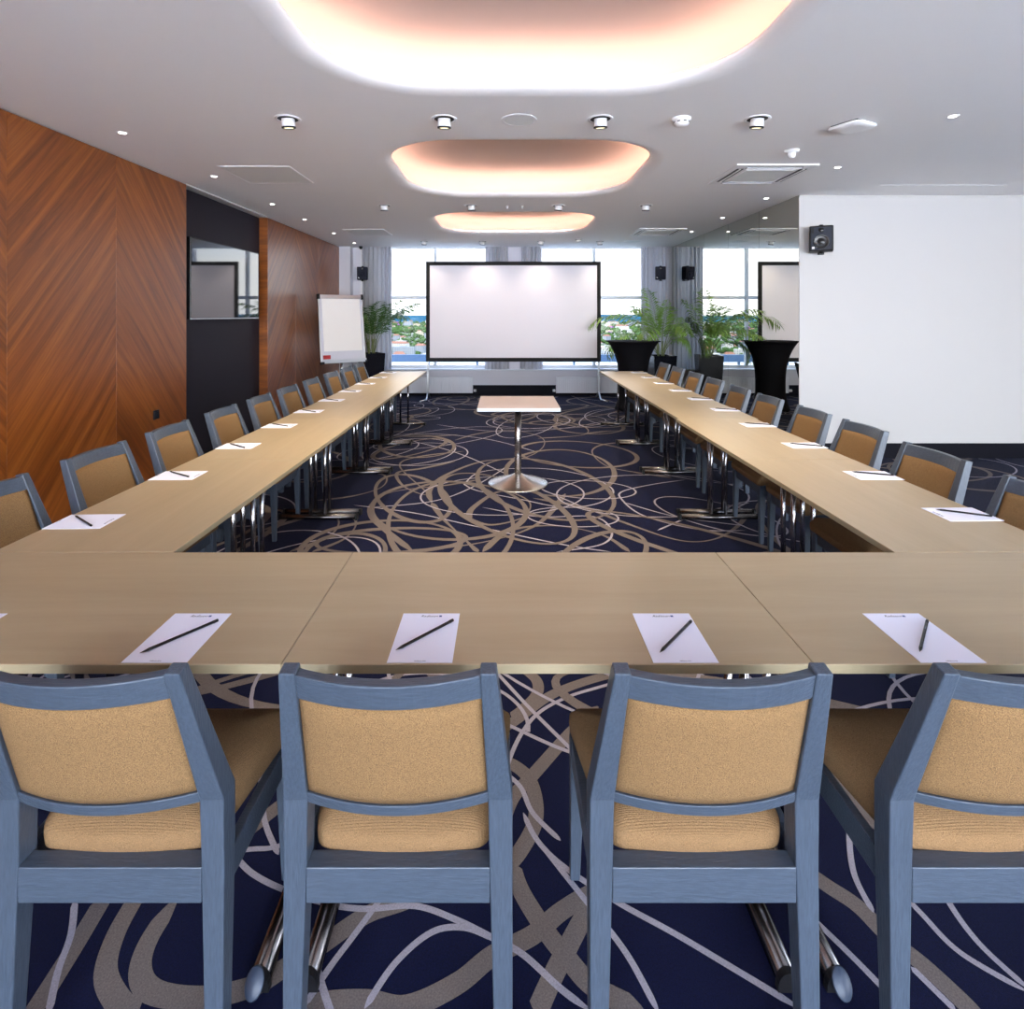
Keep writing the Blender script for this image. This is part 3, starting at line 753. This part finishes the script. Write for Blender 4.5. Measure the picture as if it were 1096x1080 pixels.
# ------------------------------------------------------------------ potted palms
def frond(mb_r, base, az, length, elev, droop, seed, leaf_len=.26, n=22, twist=0):
    rr = random.Random(seed); d = Vector((math.cos(az), math.sin(az), 0)); p = Vector(base); pts = [p.copy()]; steps = 18
    e = elev
    for k in range(steps):
        e -= droop/steps*(.3+1.4*k/steps)
        p = p+(d*math.cos(e)+Vector((0, 0, math.sin(e))))*(length/steps); pts.append(p.copy())
    mb_r.tube(pts, [.006*(1-.8*k/steps) for k in range(steps+1)], 5, mi=1)
    side = Vector((-d.y, d.x, 0))
    for k in range(n):
        u = .28+.72*k/(n-1); f = u*steps; i = min(int(f), steps-1); q = pts[i].lerp(pts[i+1], f-i)
        tg = (pts[min(i+1, steps)]-pts[i]).normalized(); nrm = side.cross(tg)
        L_ = 1.2*leaf_len*(math.sin(PI*(.15+.8*(u-.28)/.72))**.6)*rr.uniform(.85, 1.1)
        for sg in (-1, 1):
            dr = (tg*.65+side*sg*.75+nrm*rr.uniform(.0, .35)).normalized()
            mid = q+dr*L_*.5; tip = q+dr*L_+Vector((0, 0, -L_*rr.uniform(.15, .45)))
            w = .015; wv = dr.cross(nrm).normalized()*w
            mb_r.add([q, mid+wv, mid+nrm*.004, mid-wv, tip], [(0, 1, 2), (0, 2, 3), (1, 4, 2), (2, 4, 3)], 0, False)
lim = (-3.08, 3.12, 10.58)
def palm(label, x, y, pot_h, pot_w, fronds, rz, leaf, lean_pot=.78):
    t = thing('potted_palm', label, 'plant', (x, y, 0), rz)
    a, b = pot_w/2*lean_pot, pot_w/2; s = MB()
    sq = lambda h, z: [(-h, -h, z), (h, -h, z), (h, h, z), (-h, h, z)]
    s.loft([sq(a, 0), sq(b, pot_h), sq(b-.02, pot_h), sq(b-.03, pot_h-.05)]); s.build('planter', 'pot', t, bevel=.004)
    s = MB(); s.loft([sq(b-.035, pot_h-.06), sq(b-.0285, pot_h-.035)]); s.build('soil', 'soil', t)
    st = MB()
    for k in range(7):
        an = k*2.4; r0 = .05; st.tube([(r0*math.cos(an), r0*math.sin(an), pot_h-.04), (r0*1.7*math.cos(an), r0*1.7*math.sin(an), pot_h+.25)], [.010, .007], 7)
    st.build('stem', 'stem', t)
    for k, (az, L_, el, dr, ll) in enumerate(fronds):
        an = k*2.4; m_ = MB(); bz = pot_h+.02
        frond(m_, (.06*math.cos(az), .06*math.sin(az), bz), az-rz, L_, el, dr, k+int(x*100), ll)
        ca, sa = math.cos(rz), math.sin(rz); nv = []
        for vx, vy, vz in m_.v:
            wx, wy = vx*ca-vy*sa+x, vx*sa+vy*ca+y
            lx0, lx1, ly1 = lim
            if wx < lx0+.15: wx = lx0+.15-.15*(1-math.exp(-(lx0+.15-wx)/.3))
            if wx > lx1-.15: wx = lx1-.15+.15*(1-math.exp(-(wx-lx1+.15)/.3))
            if wy > ly1-.15: wy = ly1-.15+.15*(1-math.exp(-(wy-ly1+.15)/.3))
            wx -= x; wy -= y; nv.append((wx*ca+wy*sa, -wx*sa+wy*ca, vz))
        m_.v = nv
        m_.build('frond', [leaf, 'stem'], t, fix=False)
    return t
Rp = random.Random(3)
fl_ = [(az, Rp.uniform(1.05, 1.3), math.radians(Rp.uniform(72, 86)), math.radians(Rp.uniform(60, 115)), .26) for az in [k*2*PI/13+.3 for k in range(13)]]
palm('areca palm in a tall black planter left of the screen beside the flip chart', -2.42, 10.2, .84, .38, fl_, math.radians(35), 'leaf')
fr_ = [(math.radians(a), L_, math.radians(e), math.radians(d), ll) for a, L_, e, d, ll in
       ((180, 1.55, 68, 118, .34), (200, 1.35, 55, 150, .26), (165, 1.25, 78, 105, .28), (120, 1.2, 82, 80, .28), (60, 1.25, 84, 70, .26), (0, 1.15, 80, 110, .26), (330, 1.15, 74, 120, .26),
        (280, 1.2, 72, 125, .26), (240, 1.25, 64, 130, .26), (220, 1.25, 80, 95, .28), (300, 1.0, 60, 150, .25), (100, 1.35, 86, 55, .28), (180, 1.0, 50, 165, .25), (265, 1.15, 82, 80, .28), (20, 1.1, 70, 130, .25))]
palm('large spreading palm in a black planter behind the covered bar table', 2.72, 9.9, .82, .42, fr_, math.radians(8), 'leaf2')

# ------------------------------------------------------------------ bar table under black stretch cloth
t = thing('bar_table', 'tall round bar table in black stretch cover beyond the right row', 'table', (2.04, 9.05, 0))
s = MB(); hgt = 1.105; prof = []
for k in range(25):
    u = k/24; z = .02+u*(hgt-.03)
    rad = .20+.03*(1-u)+.20*(u**4.2)+.06*(max(0, .25-u)/.25)**1.5
    prof.append((rad, z))
prof += [(.435, hgt-.006), (.436, hgt), (.43, hgt+.004), (0, hgt+.005)]
s.lathe(prof, 56); s.build('stretch_cover', 'black_cloth', t)
s = MB()
for k in range(4):
    a = PI/4+k*PI/2; s.lathe([(0, 0), (.03, 0), (.03, .025), (0, .03)], 12, c=(.25*math.cos(a), .25*math.sin(a), 0))
s.build('foot', 'black_plastic', t)

# ------------------------------------------------------------------ wall speakers
def speaker(label, loc, rz, w, h, d, front, bracket_len):
    t = thing('wall_speaker', label, 'loudspeaker', loc, rz, 'wall speakers')
    s = MB(); s.bbox(-w/2, w/2, -d, 0, -h/2, h/2, .012); s.build('cabinet', 'speaker_navy' if front == 'navy' else 'black_plastic', t)
    s = MB(); s.bbox(-w/2+.018, w/2-.018, -d-.004, -d+.002, -h/2+.018, h/2-.018, .002); s.build('grille', 'speaker_grille' if front != 'navy' else 'speaker_navy', t)
    Mx = Matrix.Translation((0, -d-.004, -.035)) @ Matrix.Rotation(PI/2, 4, 'X')
    s = MB(); s.lathe([(.074, 0), (.074, .004), (.068, .006), (.060, .002), (.03, -.001), (.018, .005), (0, .007)], 32, M_=Mx)
    s.build('woofer', 'tv_bezel' if front != 'navy' else 'speaker_navy', t)
    Mx = Matrix.Translation((0, -d-.004, .085)) @ Matrix.Rotation(PI/2, 4, 'X')
    s = MB(); s.lathe([(.026, 0), (.026, .003), (.010, .002), (0, .006)], 20, M_=Mx); s.build('tweeter', 'tv_bezel', t)
    s = MB(); s.box(-.085, -.068, -d-.006, -d-.003, .055, .11); s.build('port', 'black_plastic', t)
    s = MB(); s.box(-w/2+.024, -w/2+.048, -d-.006, -d-.003, -h/2+.024, -h/2+.048); s.build('badge', 'plastic', t)
    s = MB(); s.tube([(0, -d*.5, h/2-.002), (0, -d*.5, h/2+.018)], .016, 10); s.tube([(0, -d*.5, -h/2-.018), (0, -d*.5, -h/2+.002)], .016, 10)
    s.box(-.02, .02, -d*.5, bracket_len, h/2+.012, h/2+.018); s.box(-.02, .02, -d*.5, bracket_len, -h/2-.018, -h/2-.012); s.box(-.03, .03, bracket_len-.008, bracket_len, -h/2-.018, h/2+.018)
    s.build('bracket', 'black_plastic', t)
    return t
speaker('black wall speaker high on the white wall at right', (3.33, YF-.075, 2.315), math.radians(-28), .22, .265, .16, 'grey', .055)
speaker('small dark speaker in the left corner above the palm', (-2.69, YW-.10, 2.30), math.radians(10), .19, .24, .15, 'navy', .08)
speaker('small dark speaker at the right end of the window wall above the palm', (2.90, YW-.17, 2.30), math.radians(-14), .19, .24, .15, 'navy', .08)
s = MB(); s.box(-.014, .014, -.02, 0, 0, CZ-.01); o = s.build('cable_conduit', 'plastic', loc=(-2.735, YW, 0)); tag(o, 'thin white vertical cable conduit running down behind the left corner speaker', 'conduit')
s = MB(); s.lathe([(0, -.06), (.025, -.05), (.035, -.02), (.035, 0)], 16); o = s.build('security_sensor', 'black_plastic', loc=(-2.70, 10.55, CZ+.001)); tag(o, 'small black dome sensor on the ceiling in the far left corner', 'sensor')

# ------------------------------------------------------------------ ceiling fittings
def make_down():
    t = thing('ceiling_downlight', 'x', 'ceiling light')
    s = MB(); s.lathe([(.066, 0), (.082, -.001), (.083, -.004), (.066, -.005), (.066, 0)], 32); s.build('trim_ring', 'plastic', t)
    s = MB(); s.lathe([(0, -.0015), (.067, -.0015)], 32); s.build('dark_recess', 'dark_gap', t)
    tilt = Matrix.Rotation(math.radians(10), 4, 'X')
    s = MB(); s.lathe([(.041, 0.0), (.043, -.042), (.043, -.054)], 32, M_=tilt); hd = s.build('head', 'plastic', t)
    s = MB(); s.lathe([(.0445, -.050), (.0445, -.060), (.038, -.062), (.034, -.056)], 32, M_=tilt); s.build('black_rim', 'black_plastic', hd)
    s = MB(); s.lathe([(.0, -.0565), (.035, -.0565)], 32, M_=tilt); s.build('lens', 'lens', hd)
    return t
d0 = make_down(); du = False
rows = [(3.69, 'front row above the side chairs', 'near'), (6.62, 'second row between the coves', 'middle'), (9.86, 'third row close to the screen', 'far')]
xs_d = [-1.42, -.40, .62, 1.645]; ds = ['leftmost', 'second from left', 'second from right', 'rightmost']
def lamp(kind, loc, energy, col, size=.04, spot=None, blend=1., parent=None):
    l = bpy.data.lights.new('bulb', kind); l.energy = energy; l.color = col
    if kind == 'SPOT': l.spot_size = spot; l.spot_blend = blend; l.shadow_soft_size = size
    o = bpy.data.objects.new('bulb', l); C.objects.link(o); o.location = loc
    if parent: o.parent = parent
    return o
for j, (y, nm, rn) in enumerate(rows):
    for i, x in enumerate(xs_d):
        o = copy_tree(d0) if du else d0; du = True
        o.location = (x, y, CZ); o.rotation_euler = (0, 0, R.uniform(-.4, .4))
        o['label'] = 'white adjustable downlight with black rim, %s in the %s row of ceiling downlights' % (ds[i], rn)
        o['group'] = 'adjustable downlights in the ceiling'
for j, (y, nm, rn) in enumerate(rows):
    for i, x in enumerate(xs_d):
        par = [q for q in C.objects if q.name.startswith('ceiling_downlight') and (Vector(q.location)-Vector((x, y, CZ))).length < .01][0]
        lamp('SPOT', (0, 0, -.075), 62 if j < 2 else 11, (1, .84, .62), .03, math.radians(112), 1., par)
def make_small():
    t = thing('recessed_spot', 'x', 'ceiling light')
    s = MB(); s.lathe([(.026, 0), (.036, -.001), (.036, -.004), (.026, -.004)], 24); s.build('trim_ring', 'plastic', t)
    s = MB(); s.lathe([(0, -.007), (.016, -.006), (.027, -.003)], 24); s.build('lens', 'spot_lens', t)
    return t
s0 = make_small(); su = False
for side, x, yy in (('left', -2.69, [3.97, 5.22, 6.52, 7.57, 8.86, 10.05]), ('right', 2.88, [3.64, 4.90, 6.2, 7.45, 8.68])):
    for i, y in enumerate(yy):
        o = copy_tree(s0) if su else s0; su = True
        xx = x if not (side == 'right' and y > 6.04) else 2.86
        o.location = (xx, y, CZ)
        o['label'] = 'tiny recessed ceiling spot on the %s side, %s counting from the viewer' % (side, ['first', 'second', 'third', 'fourth', 'fifth', 'sixth'][i])
        o['group'] = 'tiny recessed spots'
def access_panel(x, y, label):
    t = thing('ceiling_hatch', label, 'ceiling panel', (x, y, CZ), 0, 'square ceiling hatches')
    s = MB(); s.box(-.3, .3, -.3, .3, -.004, -.0005); s.build('panel', 'panel_grey', t)
    s = MB(); w = .012
    for b in ((-.312, .312, -.312, -.30), (-.312, .312, .30, .312), (-.312, -.30, -.30, .30), (.30, .312, -.30, .30)): s.box(*b, -.006, 0)
    s.build('frame', 'plastic', t)
access_panel(-2.17, 5.17, 'large square grey panel in the left ceiling, nearer one')
access_panel(-2.13, 8.77, 'square grey panel in the left ceiling, farther one near the corner')
def cassette(x, y, label):
    t = thing('air_cassette', label, 'air conditioner', (x, y, CZ), 0, 'ceiling air cassettes')
    s = MB(); s.bbox(-.35, .35, -.35, .35, -.016, 0, .006); s.build('fascia', 'plastic', t)
    for k in range(4):
        Mx = Matrix.Rotation(k*PI/2, 4, 'Z')
        s = MB(); s.bbox(-.24, .24, -.305, -.245, -.018, -.015, .001, 0, Mx); sl = s.build('air_slot', 'slot', t)
        s = MB(); s.bbox(-.235, .235, -.283, -.268, -.024, -.017, .001, 0, Mx); s.build('vane', 'plastic', sl)
    s = MB(); s.bbox(-.205, .205, -.205, .205, -.021, -.014, .003); gr_ = s.build('grille', 'panel_grey', t)
    s = MB(); 
    for b in ((-.215, .215, -.215, -.205), (-.215, .215, .205, .215), (-.215, -.205, -.205, .205), (.205, .215, -.205, .205)): s.box(*b, -.023, -.014)
    s.build('grille_frame', 'plastic', gr_)
cassette(2.31, 5.13, 'square air conditioning cassette in the right ceiling, nearer one')
cassette(2.33, 8.68, 'square air conditioning cassette in the right ceiling, farther one by the mirror wall')
def disc(x, y, r, label, name='ceiling_speaker', cat='ceiling speaker'):
    t = thing(name, label, cat, (x, y, CZ))
    s = MB(); s.lathe([(r*.82, 0), (r, -.001), (r, -.004), (r*.84, -.006), (r*.82, 0)], 40, sm=False); s.build('trim_ring', 'plastic', t)
    s = MB(); s.lathe([(r*.84, 0), (r*.84, -.005)], 40, sm=False); s.build('grille', 'panel_grey', t)
disc(.09, 3.71, .117, 'flush round ceiling speaker between the first two coves')
disc(2.21, 9.85, .16, 'flush round white disc in the ceiling near the right window')
t = thing('smoke_detector', 'white round smoke detector right of the near downlights', 'smoke detector', (1.144, 3.68, CZ))
s = MB(); s.lathe([(.060, 0), (.060, -.014), (.054, -.022)], 32); s.build('base', 'plastic', t)
s = MB(); s.lathe([(.050, -.022), (.050, -.036), (.040, -.050), (.02, -.054), (0, -.054)], 32); s.build('head', 'plastic', t)
s = MB()
for k in range(8):
    s.bbox(.044, .0512, -.010, .010, -.034, -.026, .001, 0, Matrix.Rotation(k*PI/4+.2, 4, 'Z'))
s.build('vent', 'dark_gap', t)
t = thing('smoke_detector', 'small round detector above the right half of the screen, beside the far downlights', 'smoke detector', (1.23, 9.55, CZ))
s = MB(); s.lathe([(.05, 0), (.05, -.03), (.03, -.05), (0, -.052)], 24); s.build('head', 'plastic', t)
s = MB(); s.lathe([(.051, -.012), (.051, -.022)], 24); s.build('vent', 'dark_gap', t)
t = thing('motion_sensor', 'small white cone sensor in front of the nearer air cassette', 'sensor', (2.23, 4.40, CZ))
s = MB(); s.lathe([(.055, 0), (.053, -.010), (.030, -.020)], 28); s.build('base', 'plastic', t)
s = MB(); s.lathe([(.030, -.018), (.024, -.055), (.015, -.062), (0, -.064)], 24); s.build('lens_cone', 'plastic', t)
t = thing('access_point', 'flat white rounded wireless access point on the right ceiling', 'access point', (2.33, 3.80, CZ), math.radians(28))
s = MB()
s.loft([rrect(0, 0, a, a, .05, z, 8) for a, z in ((.100, -.010), (.114, -.013), (.116, -.022), (.106, -.032), (.07, -.036))], sm=True); s.build('cover', 'plastic', t)
s = MB(); s.box(-.09, .09, -.09, .09, -.012, 0); s.build('mount', 'black_plastic', t)
s = MB(); s.box(-.62, .62, -.012, .012, -.003, 0); s.box(-.62, .62, -.004, .004, -.0036, -.003)
o = s.build('linear_diffuser', 'plastic', loc=(4.32, 5.58, CZ+.001)); tag(o, 'long thin linear air slot in the ceiling above the white wall', 'air vent')
for x, lb in ((.02, 'tiny ceiling sprinkler nozzle before the farthest cove, left one'), (.20, 'tiny ceiling sprinkler nozzle before the farthest cove, right one')):
    s = MB(); s.lathe([(.018, 0), (.018, -.004), (.007, -.006), (.007, -.022), (.012, -.024), (0, -.026)], 12); o = s.build('sprinkler', 'plastic', loc=(x, 6.66, CZ+.001)); tag(o, lb, 'sprinkler', 'sprinkler nozzles')

# ------------------------------------------------------------------ outside: terrace, railing, city
s = MB(); s.box(-14, 24, YW+.3, 16.5, -.3, .16); s.box(-14, 24, YB-16, YB-.25, -.3, .0); structure(s.build('terrace', 'terrace'))  # second slab, unseen behind the camera, added to bounce daylight onto the ceiling
t = thing('terrace_railing', 'blue-grey railing with thin cables along the terrace outside the windows', 'railing', (0, 14, .16))
s = MB(); s.bbox(-12, 22, -.05, .05, .20, .385, .01); s.build('top_beam', 'blue_rail', t)
s = MB(); s.tube([(-12, 0, .11), (22, 0, .11)], .008, 6); s.tube([(-12, 0, .05), (22, 0, .05)], .008, 6); s.build('cable', 'dark_gap', t)
s = MB(); s.box(-.025, .025, -.025, .025, 0, .2); p0 = s.build('post', 'blue_rail', t); p0.location = (-11.5, 0, 0)
for k in range(1, 28):
    p = p0.copy(); C.objects.link(p); p.parent = t; p.location = (-11.5+k*1.2, 0, 0)
GZ = -80
s = MB(); s.add([(-9000, 30, GZ), (9000, 30, GZ), (9000, 9000, GZ), (-9000, 9000, GZ)], [(0, 1, 2, 3)])
s.add([(-300, -300, GZ), (300, -300, GZ), (300, 30, GZ), (-300, 30, GZ)], [(0, 1, 2, 3)]); structure(s.build('ground', 'ground', fix=False))
Rc = random.Random(11)
def hill(y, base, amp, seed, m):
    s = MB(); rr = random.Random(seed); n = 160; x0, x1 = -9000, 9000; ph = [rr.uniform(0, 6.28) for _ in range(5)]
    hs = [base+amp*(.5*math.sin(i*.06+ph[0])+.3*math.sin(i*.17+ph[1])+.2*math.sin(i*.41+ph[2])) for i in range(n+1)]
    rows_ = []
    for f, dy in ((0, -900), (.35, -500), (.8, -200), (1, 0), (.5, 700)):
        rows_.append([(x0+(x1-x0)*i/n, y+dy, GZ-1+(hs[i]-GZ)*f) for i in range(n+1)])
    s.loft(rows_, cap=False, sm=True, closed=False); return s
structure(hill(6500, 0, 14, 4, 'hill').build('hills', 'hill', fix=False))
def building_mesh(i):
    rr = random.Random(100+i); w, d_, h = rr.uniform(14, 42), rr.uniform(10, 20), rr.choice([7, 9, 9, 12, 15, 20])
    s = MB(); s.box(-w/2, w/2, -d_/2, d_/2, 0, h)
    if i % 2 == 0:
        s.loft([[(-w/2-.6, -d_/2-.6, h), (w/2+.6, -d_/2-.6, h), (w/2+.6, d_/2+.6, h), (-w/2-.6, d_/2+.6, h)], [(-w/2+3, -.3, h+4), (w/2-3, -.3, h+4), (w/2-3, .3, h+4), (-w/2+3, .3, h+4)]], mi=1)
    else:
        s.box(-w/2-.3, w/2+.3, -d_/2-.3, d_/2+.3, h, h+.8, 0); s.box(-w/6, w/8, -2, 2, h+.8, h+3, 0)
    nfl = max(2, int(h/3)); nw = int(w/4)
    for f_ in range(nfl):
        for k in range(nw):
            x = -w/2+(k+.5)*w/nw; z = (f_+.35)*h/nfl
            s.box(x-.8, x+.8, -d_/2-.05, -d_/2+.02, z, z+1.5, 2)
    return s
protos = []
for i in range(10):
    o = building_mesh(i).build('distant_building', [['b_white', 'b_cream', 'b_white', 'b_grey', 'b_white'][i % 5], 'b_roof', 'b_win'])
    protos.append(o)
pu_ = [False]*10; nb = 0; spots = []
while nb < 290:
    y = 860*math.exp(Rc.random()**.9*1.85); lim = .36*y
    x = Rc.uniform(-.66*y, .34*y)
    if .07*y < abs(x-.01*y) or True:
        if any(abs(x-a)+abs(y-b) < 34 for a, b in spots): continue
        spots.append((x, y)); i = nb % 10
        o = protos[i] if not pu_[i] else protos[i].copy()
        if pu_[i]: C.objects.link(o)
        pu_[i] = True
        o.location = (x, y, GZ); o.rotation_euler = (0, 0, Rc.uniform(-.5, .5)); k = 1+.5*(y > 2600); o.scale = (k, k, k)
        lb = ['pale gabled house', 'pale flat-roofed block'][1 if i % 2 else 0] 
        tag(o, '%s among trees in the distant city below the windows' % lb, 'building', '%ss of the distant city' % lb); nb += 1
s = MB(); s2 = MB()
ico = bmesh.new(); bmesh.ops.create_icosphere(ico, subdivisions=1, radius=1); ico.verts.index_update()
iv = [v.co.copy() for v in ico.verts]; if_ = [[v.index for v in f.verts] for f in ico.faces]; ico.free()
for k in range(5200):
    y = 840*math.exp(Rc.random()**.8*1.9); x = Rc.uniform(-.68*y, .36*y); r_ = Rc.uniform(4, 9)*(1+(y > 2400)*.8)
    q = s2 if Rc.random() < .02 else s
    q.add([(x+v.x*r_*Rc.uniform(.9, 1.4), y+v.y*r_, GZ+r_*.7+v.z*r_*Rc.uniform(.6, 1.)) for v in iv], if_, 0, True)
tag(s.build('woodland', 'foliage', fix=False), 'green treetops spread through the distant city', 'trees', kind='stuff')
tag(s2.build('flowering_trees', 'blossom', fix=False), 'scattered purple flowering treetops in the distant city', 'trees', kind='stuff')

# ------------------------------------------------------------------ light
w = bpy.data.worlds.new('sky'); sc.world = w; w.use_nodes = True
nt = w.node_tree; N = nt.nodes; L = nt.links; N.clear()
tc = N.new('ShaderNodeTexCoord'); sx_ = N.new('ShaderNodeSeparateXYZ'); L.new(tc.outputs['Generated'], sx_.inputs[0])
cr = N.new('ShaderNodeValToRGB'); L.new(sx_.outputs['Z'], cr.inputs[0])
e = cr.color_ramp.elements; e[0].position = 0; e[0].color = (.93, .94, .98, 1); e[1].position = .55; e[1].color = (.34, .54, .95, 1); k = e.new(.12); k.color = (.80, .88, 1.0, 1)
mp = N.new('ShaderNodeMapping'); mp.inputs['Scale'].default_value = (2, 2, 5); L.new(tc.outputs['Generated'], mp.inputs[0])
ns = N.new('ShaderNodeTexNoise'); ns.inputs['Scale'].default_value = 1.6; ns.inputs['Detail'].default_value = 6; L.new(mp.outputs[0], ns.inputs['Vector'])
mr = N.new('ShaderNodeMapRange'); mr.inputs['From Min'].default_value = .47; mr.inputs['From Max'].default_value = .65; L.new(ns.outputs['Fac'], mr.inputs['Value'])
mxc = N.new('ShaderNodeMix'); mxc.data_type = 'RGBA'; L.new(mr.outputs[0], mxc.inputs['Factor']); L.new(cr.outputs[0], mxc.inputs['A']); mxc.inputs['B'].default_value = (.98, .97, .96, 1)
bg = N.new('ShaderNodeBackground'); bg.inputs['Strength'].default_value = 9.0; L.new(mxc.outputs['Result'], bg.inputs[0])
wo = N.new('ShaderNodeOutputWorld'); L.new(bg.outputs[0], wo.inputs[0])
sun = bpy.data.lights.new('sun', 'SUN'); sun.energy = 10; sun.angle = .01; sun.color = (1, .95, .86)
so = bpy.data.objects.new('sun', sun); C.objects.link(so)
so.rotation_euler = Vector((-.40, -.62, .66)).to_track_quat('Z', 'Y').to_euler()
def portal(x0, x1, z0, z1, y, ry=None):
    l = bpy.data.lights.new('window_daylight_portal', 'AREA'); l.shape = 'RECTANGLE'; l.size = x1-x0; l.size_y = z1-z0; l.cycles.is_portal = True
    o = bpy.data.objects.new('window_daylight_portal', l); C.objects.link(o)
    o.location = ((x0+x1)/2, y, (z0+z1)/2); o.rotation_euler = ry; return o
for a, b in ((-2.45, -.22), (.5, 3.1)): portal(a, b, WZ0, CZ, YW+.12, (-PI/2, 0, 0))
for a, b in ((-3.0, .2), (.4, 3.6), (3.8, 7.0)): portal(a, b, .1, 2.75, YB-.23, (PI/2, 0, 0))  # daylight through the added rear windows
for a, b in ((-2.9, -.9),):  # daylight through the added side opening
    o = portal(a, b, .5, 2.65, 0, (0, PI/2, 0)); o.location = (XR+.2, (a+b)/2, 1.575); o.data.size, o.data.size_y = 2.15, b-a

# ------------------------------------------------------------------ camera
cam = bpy.data.cameras.new('camera'); co = bpy.data.objects.new('camera', cam); C.objects.link(co); sc.camera = co
cam.sensor_width = 36; cam.sensor_fit = 'HORIZONTAL'; cam.lens = 605/1096*36
cam.shift_x = (548-541)/1096; cam.shift_y = -(540-337)/1096
cam.clip_start = .05; cam.clip_end = 20000
co.location = (0, 0, H); co.rotation_euler = (PI/2, 0, 0)
sc.view_settings.view_transform = 'Standard'; sc.view_settings.look = 'None'; sc.view_settings.gamma = 1; sc.view_settings.exposure = 1.35
sc.view_settings.use_curve_mapping = False
sc.cycles.max_bounces = 10; sc.cycles.diffuse_bounces = 6; sc.cycles.glossy_bounces = 5; sc.cycles.transparent_max_bounces = 12
sc.cycles.sample_clamp_indirect = 6; sc.cycles.caustics_reflective = False; sc.cycles.caustics_refractive = False
